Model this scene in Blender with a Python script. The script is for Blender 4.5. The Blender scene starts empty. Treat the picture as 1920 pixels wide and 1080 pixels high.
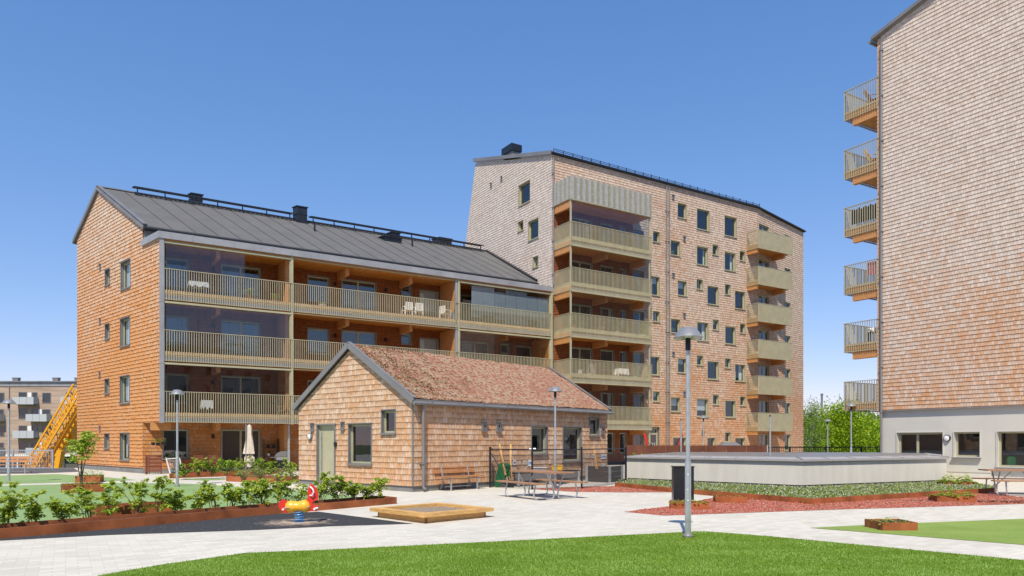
import bpy, math, random
from mathutils import Vector, noise as mnoise
R = math.radians
random.seed(7)
sc = bpy.context.scene
# ---------------------------------------------------------------- camera, sky, sun
F = 1340.0; CX = 960.0; HY = 828.0; EYE = 1.6
cam_d = bpy.data.cameras.new('camera'); cam = bpy.data.objects.new('camera', cam_d)
sc.collection.objects.link(cam); sc.camera = cam
cam.location = (0, 0, EYE); cam.rotation_euler = (R(90), 0, 0)
cam_d.sensor_width = 36; cam_d.lens = F / 1920 * 36
cam_d.shift_y = (HY - 540) / 1920
cam_d.clip_start = 0.1; cam_d.clip_end = 3000
SUN_EL = 54; SUN_AZ = Vector((-0.18, -0.983, 0)).normalized()      # horizontal direction towards the sun
w = bpy.data.worlds.new('World'); sc.world = w; w.use_nodes = True
nt = w.node_tree; bg = nt.nodes['Background']
sky = nt.nodes.new('ShaderNodeTexSky'); sky.sky_type = 'NISHITA'; sky.sun_disc = False
sky.sun_elevation = R(SUN_EL); sky.sun_rotation = math.atan2(SUN_AZ.x, SUN_AZ.y)
sky.air_density = 1.0; sky.dust_density = 0.0; sky.ozone_density = 3.5; sky.altitude = 0
sp_ = nt.nodes.new('ShaderNodeSeparateColor'); cb_ = nt.nodes.new('ShaderNodeCombineColor'); nt.links.new(sky.outputs[0], sp_.inputs[0])
for i_, (k_, p_) in enumerate(((0.98, 1.02), (0.835, 0.75), (1.04, 0.60))):     # deeper, bluer clear-sky response of the photograph
    a_ = nt.nodes.new('ShaderNodeMath'); a_.operation = 'MULTIPLY'; a_.inputs[1].default_value = 0.134; nt.links.new(sp_.outputs[i_], a_.inputs[0])
    b_ = nt.nodes.new('ShaderNodeMath'); b_.operation = 'POWER'; b_.inputs[1].default_value = p_; nt.links.new(a_.outputs[0], b_.inputs[0])
    c_ = nt.nodes.new('ShaderNodeMath'); c_.operation = 'MULTIPLY'; c_.inputs[1].default_value = k_ / 0.134; nt.links.new(b_.outputs[0], c_.inputs[0])
    nt.links.new(c_.outputs[0], cb_.inputs[i_])
nt.links.new(cb_.outputs[0], bg.inputs[0]); bg.inputs[1].default_value = 0.125
sd = bpy.data.lights.new('sun', 'SUN'); sun = bpy.data.objects.new('sun', sd); sc.collection.objects.link(sun)
sd.energy = 5.0; sd.angle = R(0.53); sd.color = (1, 0.92, 0.79)
to_sun = Vector((SUN_AZ.x * math.cos(R(SUN_EL)), SUN_AZ.y * math.cos(R(SUN_EL)), math.sin(R(SUN_EL))))
sun.rotation_euler = (-to_sun).to_track_quat('-Z', 'Y').to_euler(); sun.location = (-10, -20, 40)
sc.view_settings.view_transform = 'Standard'; sc.view_settings.look = 'None'
sc.view_settings.exposure = 0.1; sc.view_settings.gamma = 1
sc.render.engine = 'CYCLES'
try:
    sc.cycles.transparent_max_bounces = 16; sc.cycles.max_bounces = 7
except Exception: pass
col = sc.collection

# ---------------------------------------------------------------- helpers
def gp(x, y, h=0.0):
    'point of the plane z=h seen at a pixel of the 1920x1080 photograph'
    Z = F * (EYE - h) / (y - HY)
    return Vector(((x - CX) / F * Z, Z, h))
def tag(o, label=None, cat=None, group=None, kind=None):
    if label: o['label'] = label
    if cat: o['category'] = cat
    if group: o['group'] = group
    if kind: o['kind'] = kind
    return o
def thing(name, loc, label, cat, group=None, rz=0):
    o = bpy.data.objects.new(name, None); col.objects.link(o); o.location = loc; o.rotation_euler = (0, 0, rz)
    o.empty_display_size = 0.2
    return tag(o, label, cat, group)
def root_loc(p):
    v = Vector((0, 0, 0))
    while p is not None:
        v += p.location; p = p.parent
    return v
def link_mesh(name, me, parent=None, origin=None, local=False):
    o = bpy.data.objects.new(name, me); col.objects.link(o)
    off = Vector((0, 0, 0))
    if parent is not None:
        o.parent = parent
        if not local: off = root_loc(parent)
    elif origin is not None:
        off = Vector(origin); o.location = off
    if off.length > 0:
        if local: pass
        else:
            for v in me.vertices: v.co -= off
    return o
class MB:
    def __init__(s): s.v = []; s.f = []; s.m = []; s.uv = {}
    def poly(s, pts, m=0, uv=None):
        n = len(s.v); s.v += [tuple(p) for p in pts]; s.f.append(tuple(range(n, n + len(pts)))); s.m.append(m)
        if uv: s.uv[len(s.f) - 1] = uv
    def hexa(s, a, b, m=0):
        'a: 4 lower corners, b: 4 upper corners'
        n = len(s.v); s.v += [tuple(p) for p in a] + [tuple(p) for p in b]
        for q in ((3, 2, 1, 0), (4, 5, 6, 7), (0, 1, 5, 4), (1, 2, 6, 5), (2, 3, 7, 6), (3, 0, 4, 7)):
            s.f.append(tuple(n + i for i in q)); s.m.append(m)
    def box(s, x0, x1, y0, y1, z0, z1, m=0):
        s.hexa([(x0, y0, z0), (x1, y0, z0), (x1, y1, z0), (x0, y1, z0)], [(x0, y0, z1), (x1, y0, z1), (x1, y1, z1), (x0, y1, z1)], m)
    def prism(s, pts, z0, z1, m=0, mtop=None):
        n = len(pts)
        s.poly([(p[0], p[1], z1) for p in pts], m if mtop is None else mtop)
        s.poly([(p[0], p[1], z0) for p in reversed(pts)], m)
        for i in range(n):
            a = pts[i]; b = pts[(i + 1) % n]
            s.poly([(a[0], a[1], z0), (b[0], b[1], z0), (b[0], b[1], z1), (a[0], a[1], z1)], m)
    def bar(s, p, q, w_, h_=None, m=0, up=(0, 0, 1)):
        'square bar from p to q'
        p = Vector(p); q = Vector(q); d = q - p
        if d.length < 1e-6: return
        d.normalize(); u = Vector(up)
        if abs(d.dot(u)) > 0.98: u = Vector((1, 0, 0))
        a = d.cross(u).normalized(); b = a.cross(d).normalized()
        h_ = w_ if h_ is None else h_
        a = a * w_ / 2; b = b * h_ / 2
        s.hexa([p - a - b, p + a - b, p + a + b, p - a + b], [q - a - b, q + a - b, q + a + b, q - a + b], m)
    def tube(s, pts, r, n=8, m=0, cap=True):
        pts = [Vector(p) for p in pts]; rs = r if isinstance(r, (list, tuple)) else [r] * len(pts)
        base = len(s.v); prev = None
        for i, p in enumerate(pts):
            d = (pts[min(i + 1, len(pts) - 1)] - pts[max(i - 1, 0)])
            if d.length < 1e-7: d = Vector((0, 0, 1))
            d.normalize()
            if prev is None:
                u = Vector((0, 0, 1)) if abs(d.z) < 0.9 else Vector((1, 0, 0))
                a = d.cross(u).normalized()
            else:
                a = (prev - d * prev.dot(d))
                a = a.normalized() if a.length > 1e-6 else d.orthogonal().normalized()
            prev = a; b = d.cross(a)
            for k in range(n):
                t = 2 * math.pi * k / n
                s.v.append(tuple(p + (a * math.cos(t) + b * math.sin(t)) * rs[i]))
        for i in range(len(pts) - 1):
            for k in range(n):
                k2 = (k + 1) % n
                s.f.append((base + i * n + k, base + i * n + k2, base + (i + 1) * n + k2, base + (i + 1) * n + k)); s.m.append(m)
        if cap:
            s.f.append(tuple(base + k for k in reversed(range(n)))); s.m.append(m)
            s.f.append(tuple(base + (len(pts) - 1) * n + k for k in range(n))); s.m.append(m)
    def lathe(s, prof, c=(0, 0, 0), n=20, m=0):
        base = len(s.v); c = Vector(c)
        for r, z in prof:
            for k in range(n):
                t = 2 * math.pi * k / n
                s.v.append((c.x + r * math.cos(t), c.y + r * math.sin(t), c.z + z))
        for i in range(len(prof) - 1):
            for k in range(n):
                k2 = (k + 1) % n
                s.f.append((base + i * n + k, base + i * n + k2, base + (i + 1) * n + k2, base + (i + 1) * n + k)); s.m.append(m)
    def build(s, name, mats, parent=None, origin=None, smooth=False, local=False):
        me = bpy.data.meshes.new(name); me.from_pydata(s.v, [], s.f)
        if not isinstance(mats, (list, tuple)): mats = [mats]
        for m in mats: me.materials.append(m)
        if len(mats) > 1: me.polygons.foreach_set('material_index', s.m)
        if s.uv:
            ul = me.uv_layers.new(name='UVMap')
            for fi, uvs in s.uv.items():
                st = me.polygons[fi].loop_start
                for k, c in enumerate(uvs): ul.data[st + k].uv = c
        if smooth:
            me.polygons.foreach_set('use_smooth', [True] * len(me.polygons))
            try: me.set_sharp_from_angle(angle=R(40))
            except Exception: pass
        me.update()
        return link_mesh(name, me, parent, origin, local)
def copy_tree(o, parent=None):
    c = o.copy(); col.objects.link(c); c.parent = parent
    for ch in o.children: copy_tree(ch, c)
    return c

# ---------------------------------------------------------------- materials
def newmat(name):
    m = bpy.data.materials.new(name); m.use_nodes = True
    return m, m.node_tree, m.node_tree.nodes['Principled BSDF']
def N(nt, t, **kw):
    n = nt.nodes.new(t)
    for k, v in kw.items(): setattr(n, k, v)
    return n
def math_n(nt, op, a, b=None, c=None, clamp=False):
    n = nt.nodes.new('ShaderNodeMath'); n.operation = op; n.use_clamp = clamp
    for i, x in enumerate((a, b, c)):
        if x is None: continue
        if hasattr(x, 'links') or hasattr(x, 'is_linked'): nt.links.new(x, n.inputs[i])
        else: n.inputs[i].default_value = x
    return n.outputs[0]
def mixc(nt, fac, a, b, mode='MIX'):
    n = nt.nodes.new('ShaderNodeMix'); n.data_type = 'RGBA'; n.blend_type = mode
    for i, x in ((0, fac), (6, a), (7, b)):
        if hasattr(x, 'is_linked'): nt.links.new(x, n.inputs[i])
        else: n.inputs[i].default_value = (x if i == 0 else (*x, 1) if len(x) == 3 else x)
    return n.outputs[2]
def ramp(nt, fac, stops, interp='LINEAR'):
    n = nt.nodes.new('ShaderNodeValToRGB'); n.color_ramp.interpolation = interp
    e = n.color_ramp.elements
    while len(e) < len(stops): e.new(0.5)
    for i, (p, c) in enumerate(stops):
        e[i].position = p; e[i].color = (*c, 1) if len(c) == 3 else c
    nt.links.new(fac, n.inputs[0]); return n.outputs[0]
def noise_n(nt, vec, scale, detail=4, rough=0.55, dim='3D'):
    n = nt.nodes.new('ShaderNodeTexNoise'); n.noise_dimensions = dim
    n.inputs['Scale'].default_value = scale; n.inputs['Detail'].default_value = detail; n.inputs['Roughness'].default_value = rough
    if vec is not None: nt.links.new(vec, n.inputs['Vector'])
    return n.outputs[0]
def coords(nt, which='Object', scale=(1, 1, 1), rot=(0, 0, 0)):
    t = nt.nodes.new('ShaderNodeTexCoord'); mp = nt.nodes.new('ShaderNodeMapping')
    mp.inputs['Scale'].default_value = scale; mp.inputs['Rotation'].default_value = rot
    nt.links.new(t.outputs[which], mp.inputs[0]); return mp.outputs[0]
def bump(nt, h, b, strength=0.3, dist=0.02):
    n = nt.nodes.new('ShaderNodeBump'); n.inputs['Strength'].default_value = strength; n.inputs['Distance'].default_value = dist
    nt.links.new(h, n.inputs['Height']); nt.links.new(n.outputs[0], b.inputs['Normal'])
def mat(name, c, rough=0.6, metal=0.0, var=0.12, scale=6.0, bmp=0.0, spec=0.5, stretch=(1, 1, 1)):
    m, nt, b = newmat(name)
    b.inputs['Roughness'].default_value = rough; b.inputs['Metallic'].default_value = metal
    b.inputs['Specular IOR Level'].default_value = spec
    v = coords(nt, 'Object', stretch)
    n1 = noise_n(nt, v, scale, 5)
    lo = tuple(max(0, x * (1 - var * 1.6)) for x in c); hi = tuple(min(1, x * (1 + var * 1.6)) for x in c)
    nt.links.new(ramp(nt, n1, [(0.25, lo), (0.75, hi)]), b.inputs['Base Color'])
    if bmp: bump(nt, noise_n(nt, v, scale * 6, 3), b, bmp, 0.01)
    return m
def mat_wood(name, c, plank=0.14, axis=2, rough=0.55):
    m, nt, b = newmat(name); b.inputs['Roughness'].default_value = rough
    st = [14, 14, 14]; st[axis if axis < 2 else 0] = 14
    v = coords(nt, 'Object', (2.5, 2.5, 14) if axis == 2 else (1.2, 1.2, 9))
    n1 = noise_n(nt, v, 2.0, 6, 0.6)
    lo = tuple(x * 0.72 for x in c); hi = tuple(min(1, x * 1.22) for x in c)
    cc = ramp(nt, n1, [(0.3, lo), (0.7, hi)])
    nt.links.new(cc, b.inputs['Base Color']); bump(nt, n1, b, 0.15, 0.01)
    return m
def mat_shingle(name, z0, z1, g0=0.0, g1=1.0, course=0.185, orange=(0.50, 0.215, 0.085), tan=(0.60, 0.37, 0.215), grey=(0.50, 0.445, 0.41), light=(0.66, 0.56, 0.48), stain=0.55, width=0.13):
    'cedar shingles, orange where sheltered and silver grey where the weather reaches'
    orange, tan, grey, light = [tuple(min(1, 1.02 * x ** 1.22) for x in c_) for c_ in (orange, tan, grey, light)]
    m, nt, b = newmat(name); b.inputs['Roughness'].default_value = 0.85; b.inputs['Specular IOR Level'].default_value = 0.2
    uv = nt.nodes.new('ShaderNodeUVMap'); sep = nt.nodes.new('ShaderNodeSeparateXYZ'); nt.links.new(uv.outputs[0], sep.inputs[0])
    u, v = sep.outputs[0], sep.outputs[1]
    rowf = math_n(nt, 'DIVIDE', v, course); row = math_n(nt, 'FLOOR', math_n(nt, 'ADD', rowf, 0.002)); fr = math_n(nt, 'SUBTRACT', rowf, row)
    wcoord = math_n(nt, 'ADD', math_n(nt, 'DIVIDE', u, width), math_n(nt, 'MULTIPLY', row, 37.37))
    vor = N(nt, 'ShaderNodeTexVoronoi', voronoi_dimensions='1D', feature='F1'); nt.links.new(wcoord, vor.inputs['W']); vor.inputs['Scale'].default_value = 1.0
    vor.inputs['Randomness'].default_value = 0.75
    vd = N(nt, 'ShaderNodeTexVoronoi', voronoi_dimensions='1D', feature='DISTANCE_TO_EDGE'); nt.links.new(wcoord, vd.inputs['W']); vd.inputs['Scale'].default_value = 1.0
    vd.inputs['Randomness'].default_value = 0.75
    sepc = nt.nodes.new('ShaderNodeSeparateColor'); nt.links.new(vor.outputs['Color'], sepc.inputs[0])
    r1, r2, r3 = sepc.outputs
    big = noise_n(nt, uv.outputs[0], 0.22, 3)
    hgt = nt.nodes.new('ShaderNodeMapRange'); hgt.clamp = True
    for i, x in ((1, z0), (2, z1), (3, g0), (4, g1)): hgt.inputs[i].default_value = x
    nt.links.new(v, hgt.inputs[0])
    # grain streaks, finer than a shingle
    cb = nt.nodes.new('ShaderNodeCombineXYZ'); nt.links.new(math_n(nt, 'MULTIPLY', u, 38), cb.inputs[0]); nt.links.new(math_n(nt, 'MULTIPLY', v, 3.0), cb.inputs[1]); nt.links.new(math_n(nt, 'MULTIPLY', row, 3.1), cb.inputs[2])
    grain = noise_n(nt, cb.outputs[0], 1.0, 3, 0.6)
    gfac = math_n(nt, 'ADD', hgt.outputs[0], math_n(nt, 'MULTIPLY', math_n(nt, 'SUBTRACT', big, 0.5), 1.5))
    gfac = math_n(nt, 'ADD', gfac, math_n(nt, 'MULTIPLY', math_n(nt, 'SUBTRACT', r1, 0.5), 0.75), clamp=True)
    wood = mixc(nt, math_n(nt, 'ADD', math_n(nt, 'MULTIPLY', r2, 0.7), math_n(nt, 'MULTIPLY', grain, 0.3)), orange, tan)
    gry = mixc(nt, r3, grey, light)
    c = mixc(nt, gfac, wood, gry)
    # fresh, darker band kept under the butt of the course above
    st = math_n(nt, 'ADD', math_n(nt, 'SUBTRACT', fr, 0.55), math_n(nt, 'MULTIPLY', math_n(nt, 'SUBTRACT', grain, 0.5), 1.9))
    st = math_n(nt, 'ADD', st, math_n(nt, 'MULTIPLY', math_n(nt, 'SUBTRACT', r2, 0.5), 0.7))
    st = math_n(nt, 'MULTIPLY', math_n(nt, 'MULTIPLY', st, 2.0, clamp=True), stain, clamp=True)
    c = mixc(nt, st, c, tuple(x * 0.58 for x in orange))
    c = mixc(nt, math_n(nt, 'MULTIPLY', math_n(nt, 'SUBTRACT', grain, 0.42), 0.9, clamp=True), c, (0.95, 0.9, 0.86), 'MULTIPLY')
    gap = math_n(nt, 'LESS_THAN', vd.outputs['Distance'], 0.045)
    c = mixc(nt, math_n(nt, 'MULTIPLY', gap, 0.5), c, (0.09, 0.05, 0.03))
    nt.links.new(c, b.inputs['Base Color'])
    hh = math_n(nt, 'ADD', math_n(nt, 'MULTIPLY', r1, 0.5), math_n(nt, 'MULTIPLY', grain, 0.6)); bump(nt, math_n(nt, 'SUBTRACT', hh, gap), b, 0.35, 0.008)
    return m
def mat_glass(name, tint=(0.75, 0.8, 0.8), ior=1.52, boost=1.0):
    m = bpy.data.materials.new(name); m.use_nodes = True; nt = m.node_tree; nt.nodes.remove(nt.nodes['Principled BSDF'])
    out = nt.nodes['Material Output']; tr = N(nt, 'ShaderNodeBsdfTransparent'); gl = N(nt, 'ShaderNodeBsdfGlossy'); fz = N(nt, 'ShaderNodeLayerWeight'); mx = N(nt, 'ShaderNodeMixShader')
    tr.inputs[0].default_value = (*tint, 1); gl.inputs['Roughness'].default_value = 0.01; gl.inputs[0].default_value = (0.95, 0.97, 1, 1); fz.inputs[0].default_value = 0.5; f0 = ((ior - 1) / (ior + 1)) ** 2 * 1.7
    nz = noise_n(nt, coords(nt, 'Object'), 0.7, 2); bp = nt.nodes.new('ShaderNodeBump'); bp.inputs['Strength'].default_value = 0.02; bp.inputs['Distance'].default_value = 0.1
    nt.links.new(nz, bp.inputs['Height']); nt.links.new(bp.outputs[0], gl.inputs['Normal'])
    nt.links.new(math_n(nt, 'MULTIPLY', math_n(nt, 'ADD', math_n(nt, 'MULTIPLY', math_n(nt, 'POWER', fz.outputs['Facing'], 5), 1 - f0), f0), boost, clamp=True), mx.inputs[0]); nt.links.new(tr.outputs[0], mx.inputs[1]); nt.links.new(gl.outputs[0], mx.inputs[2]); nt.links.new(mx.outputs[0], out.inputs[0])
    return m
def mat_leaf(name, c1, c2, trans=0.35, scale=9.0):
    m, nt, b = newmat(name); b.inputs['Roughness'].default_value = 0.55; b.inputs['Specular IOR Level'].default_value = 0.35
    g = nt.nodes.new('ShaderNodeNewGeometry'); rnd = g.outputs['Random Per Island']
    c = mixc(nt, rnd, c1, c2); nt.links.new(c, b.inputs['Base Color'])
    tl = N(nt, 'ShaderNodeBsdfTranslucent'); mx = N(nt, 'ShaderNodeMixShader'); out = nt.nodes['Material Output']
    nt.links.new(mixc(nt, 0.5, c, (0.35, 0.5, 0.03)), tl.inputs[0]); mx.inputs[0].default_value = trans
    nt.links.new(b.outputs[0], mx.inputs[1]); nt.links.new(tl.outputs[0], mx.inputs[2]); nt.links.new(mx.outputs[0], out.inputs[0])
    return m
M = {}
M['sh_left'] = mat_shingle('shingle_left', 5.0, 14.5, -0.1, 0.95, orange=(0.60, 0.27, 0.09), tan=(0.72, 0.44, 0.23), light=(0.70, 0.58, 0.47), grey=(0.58, 0.47, 0.38), stain=0.95)
M['sh_log'] = mat_shingle('shingle_sheltered_shade', 0, 30, 0, 0.0, orange=(0.25, 0.085, 0.03), tan=(0.36, 0.155, 0.06), grey=(0.24, 0.10, 0.05), light=(0.42, 0.21, 0.10), stain=0.35)  # unweathered red-brown, with balcony recess shade darkened into the colour
M['sh_gnd'] = mat_shingle('shingle_ground', 0, 30, 0, 0.1, orange=(0.50, 0.22, 0.075), tan=(0.60, 0.34, 0.155), stain=0.35)
M['sh_tower'] = mat_shingle('shingle_tower', 0.5, 13.0, 0.1, 1.0, course=0.175, orange=(0.54, 0.26, 0.11), tan=(0.66, 0.43, 0.27), grey=(0.58, 0.47, 0.385), light=(0.72, 0.61, 0.51), stain=0.6)
M['sh_towerl'] = mat_shingle('shingle_tower_side', 2, 16.0, 0.2, 1.35, course=0.175, grey=(0.60, 0.53, 0.47), light=(0.74, 0.67, 0.60), stain=0.35)
M['sh_right'] = mat_shingle('shingle_right', 3.0, 15.0, 0.30, 1.35, orange=(0.58, 0.30, 0.14), tan=(0.70, 0.47, 0.31), grey=(0.62, 0.54, 0.47), light=(0.72, 0.635, 0.555), stain=0.45)
M['sh_house'] = mat_shingle('shingle_house', 0, 5, 0.5, 0.55, tan=(0.66, 0.45, 0.285), orange=(0.56, 0.29, 0.13), grey=(0.60, 0.46, 0.36), light=(0.74, 0.61, 0.49), stain=0.6, width=0.12)
M['board'] = mat_shingle('weathered_boards', -3, 12, 0.1, 1.0, course=0.2, width=4.5, orange=(0.40, 0.235, 0.14), tan=(0.46, 0.30, 0.20), grey=(0.42, 0.36, 0.32), light=(0.46, 0.40, 0.36), stain=0.1)
M['metal'] = mat('grey_zinc', (0.20, 0.195, 0.195), 0.45, 0.1, 0.1, 0.8)
M['metal_l'] = mat('pale_zinc', (0.30, 0.30, 0.315), 0.42, 0.1, 0.12, 0.9)
M['dark'] = mat('black_metal', (0.018, 0.02, 0.026), 0.35, 0.2, 0.2, 3)
M['roof'] = mat('roof_felt', (0.118, 0.115, 0.112), 0.85, 0, 0.07, 0.9, 0.2)
M['seam'] = mat('roof_seam', (0.05, 0.05, 0.05), 0.8)
M['olive'] = mat('olive_paint', (0.40, 0.375, 0.245), 0.45, 0, 0.06, 2)
M['olive_s'] = mat('olive_slat', (0.40, 0.36, 0.235), 0.45, 0, 0.08, 2)
M['wood'] = mat_wood('pine_ceiling', (0.50, 0.20, 0.035))
M['wood_b'] = mat_wood('glulam_beam', (0.52, 0.24, 0.08))
M['wood_f'] = mat_wood('deck_edge', (0.62, 0.41, 0.22))
M['inside'] = mat('room_dark', (0.10, 0.095, 0.085), 0.9)
M['curtain'] = mat('curtain', (0.72, 0.72, 0.68), 0.9, 0, 0.1, 20, stretch=(3, 3, 0.1))
M['blind'] = mat('roller_blind', (0.62, 0.66, 0.68), 0.9, 0, 0.03)
M['blind_g'] = mat('grey_blind', (0.20, 0.245, 0.27), 0.9, 0, 0.05)
M['glass'] = mat_glass('window_glass', ior=1.65, boost=1.15)
M['glass2'] = mat_glass('balcony_glass', (0.80, 0.84, 0.87), 1.5, 1.1)
M['conc'] = mat('concrete', (0.61, 0.58, 0.515), 0.85, 0, 0.06, 2.0, 0.15, stretch=(1.6, 1.6, 0.25))
M['conc_d'] = mat('plinth_concrete', (0.20, 0.195, 0.185), 0.9, 0, 0.15, 2)
M['render'] = mat('grey_render', (0.56, 0.535, 0.475), 0.9, 0, 0.05, 0.7, 0.12)
M['corten'] = mat('rusty_steel', (0.30, 0.095, 0.035), 0.8, 0, 0.28, 2.2, 0.2, spec=0.25)
M['corten_d'] = mat('brown_rusty_steel', (0.135, 0.05, 0.03), 0.75, 0, 0.2, 1.5, spec=0.25)
M['soil'] = mat('soil', (0.06, 0.042, 0.03), 1, 0, 0.4, 12, 0.5)
M['rubber'] = None
M['galv'] = mat('galvanised_steel', (0.47, 0.49, 0.50), 0.38, 0.55, 0.12, 5)
M['galv_d'] = mat('lamp_shade', (0.40, 0.39, 0.375), 0.35, 0.6, 0.08, 5)
M['bench'] = mat_wood('oiled_planks', (0.42, 0.19, 0.075))
M['table'] = mat_wood('table_planks', (0.36, 0.19, 0.10))
M['pine'] = mat_wood('fresh_pine', (0.62, 0.36, 0.12))
M['sand'] = mat('sand', (0.27, 0.21, 0.15), 1, 0, 0.35, 25, 0.6)
M['yellow'] = mat('yellow_plastic', (0.80, 0.42, 0.03), 0.3, 0, 0.05)
M['red'] = mat('red_plastic', (0.62, 0.03, 0.02), 0.35, 0, 0.05)
M['white'] = mat('white_plastic', (0.78, 0.77, 0.74), 0.4, 0, 0.04)
M['blue'] = mat('blue_steel', (0.07, 0.25, 0.52), 0.3, 0, 0.06)
M['green'] = mat('green_enamel', (0.01, 0.15, 0.045), 0.35, 0, 0.1)
M['crane'] = mat('yellow_paint', (0.78, 0.36, 0.012), 0.4, 0, 0.1)
M['panel'] = mat('grey_panel', (0.45, 0.47, 0.48), 0.5, 0, 0.05)
M['teak'] = mat_wood('red_teak', (0.22, 0.065, 0.035))
M['cloth'] = mat('beige_canvas', (0.62, 0.52, 0.42), 0.9, 0, 0.08, 6, 0.3)
M['terra'] = mat('terracotta', (0.48, 0.17, 0.09), 0.8)
M['orange'] = mat('orange_petals', (0.85, 0.30, 0.02), 0.6)
M['bark'] = mat('bark', (0.11, 0.085, 0.06), 0.95, 0, 0.3, 8, 0.5)
M['birch'] = mat('birch_bark', (0.62, 0.60, 0.56), 0.9, 0, 0.35, 6)
M['leaf'] = mat_leaf('hornbeam_leaf', (0.24, 0.38, 0.012), (0.66, 0.72, 0.14), 0.5)
M['leaf_d'] = mat_leaf('dark_leaf', (0.14, 0.27, 0.015), (0.42, 0.54, 0.07))
M['leaf_t'] = mat_leaf('maple_leaf', (0.14, 0.28, 0.005), (0.44, 0.56, 0.015), 0.4)
M['leaf_b'] = mat_leaf('birch_leaf', (0.14, 0.25, 0.03), (0.34, 0.44, 0.10), 0.4)
M['leaf_f'] = mat_leaf('far_leaf', (0.06, 0.11, 0.05), (0.13, 0.2, 0.08), 0.2)
M['sedum_r'] = mat_leaf('sedum_red', (0.48, 0.11, 0.095), (0.66, 0.25, 0.20), 0.15)
M['sedum_t'] = mat_leaf('sedum_tan', (0.44, 0.32, 0.20), (0.62, 0.50, 0.40), 0.1)
M['sedum_g'] = mat_leaf('sedum_green', (0.20, 0.25, 0.04), (0.38, 0.38, 0.10), 0.2)
M['clover'] = mat_leaf('clover_leaf', (0.24, 0.31, 0.06), (0.48, 0.50, 0.20), 0.35)
M['petal'] = mat_leaf('white_petal', (0.55, 0.55, 0.48), (0.8, 0.8, 0.72), 0.2)
M['blade'] = mat_leaf('turf_blade', (0.07, 0.17, 0.002), (0.27, 0.42, 0.065), 0.3)
def mat_paving():
    m, nt, b = newmat('pale_paving'); b.inputs['Roughness'].default_value = 0.85
    v = coords(nt, 'Object', (1, 1, 1), (0, 0, R(-32)))
    br = nt.nodes.new('ShaderNodeTexBrick'); nt.links.new(v, br.inputs['Vector'])
    br.inputs['Color1'].default_value = (0.47, 0.44, 0.365, 1); br.inputs['Color2'].default_value = (0.67, 0.635, 0.54, 1); br.inputs['Mortar'].default_value = (0.34, 0.31, 0.26, 1)
    br.inputs['Scale'].default_value = 1; br.inputs['Brick Width'].default_value = 0.28; br.inputs['Row Height'].default_value = 0.14; br.inputs['Mortar Size'].default_value = 0.006; br.inputs['Mortar Smooth'].default_value = 0.4
    c = mixc(nt, 0.5, br.outputs[0], ramp(nt, noise_n(nt, v, 0.5, 5), [(0.3, (0.54, 0.505, 0.43)), (0.7, (0.64, 0.60, 0.515))]))
    c = mixc(nt, ramp(nt, noise_n(nt, v, 3.5, 6, 0.7), [(0.58, (0, 0, 0)), (0.85, (0.35, 0.35, 0.35))]), c, (0.42, 0.37, 0.31))
    nt.links.new(c, b.inputs['Base Color']); bump(nt, br.outputs['Fac'], b, -0.4, 0.006)
    return m
def mat_turf(name, a, b2, sc_=40, hazy=0.0):
    m, nt, b = newmat(name); b.inputs['Roughness'].default_value = 0.9; b.inputs['Specular IOR Level'].default_value = 0.15
    v = coords(nt, 'Object'); n1 = noise_n(nt, v, sc_, 4, 0.7); n2 = noise_n(nt, v, 0.9, 4)
    f = math_n(nt, 'ADD', math_n(nt, 'MULTIPLY', n1, 0.75), math_n(nt, 'MULTIPLY', n2, 0.4))
    nt.links.new(ramp(nt, f, [(0.4, a), (0.72, b2)]), b.inputs['Base Color']); bump(nt, n1, b, 0.5, 0.02)
    return m
def mat_rubber():
    m, nt, b = newmat('black_rubber'); b.inputs['Roughness'].default_value = 0.95; b.inputs['Specular IOR Level'].default_value = 0.2
    v = coords(nt, 'Object'); n1 = noise_n(nt, v, 60, 3, 0.7)
    c = ramp(nt, n1, [(0.3, (0.032, 0.033, 0.036)), (0.7, (0.062, 0.063, 0.068))])
    vo = N(nt, 'ShaderNodeTexVoronoi'); vo.inputs['Scale'].default_value = 9; nt.links.new(v, vo.inputs['Vector'])
    c = mixc(nt, math_n(nt, 'LESS_THAN', vo.outputs['Distance'], 0.09), c, (0.4, 0.36, 0.3))
    # pale sand scuffed round the spring
    g = nt.nodes.new('ShaderNodeNewGeometry'); dst = N(nt, 'ShaderNodeVectorMath', operation='DISTANCE'); nt.links.new(g.outputs['Position'], dst.inputs[0])
    p = gp(558, 979); dst.inputs[1].default_value = (p.x, p.y, 0.006)
    f = math_n(nt, 'SUBTRACT', 1.0, math_n(nt, 'DIVIDE', dst.outputs['Value'], 0.95), clamp=True)
    f = math_n(nt, 'MULTIPLY', math_n(nt, 'ADD', f, math_n(nt, 'MULTIPLY', math_n(nt, 'SUBTRACT', noise_n(nt, v, 5, 6, 0.75), 0.62), 2.2)), 2.0, clamp=True)
    f = math_n(nt, 'MULTIPLY', f, math_n(nt, 'LESS_THAN', dst.outputs['Value'], 1.3))
    c = mixc(nt, f, c, (0.42, 0.33, 0.25)); nt.links.new(c, b.inputs['Base Color']); bump(nt, n1, b, 0.5, 0.01)
    return m
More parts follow.
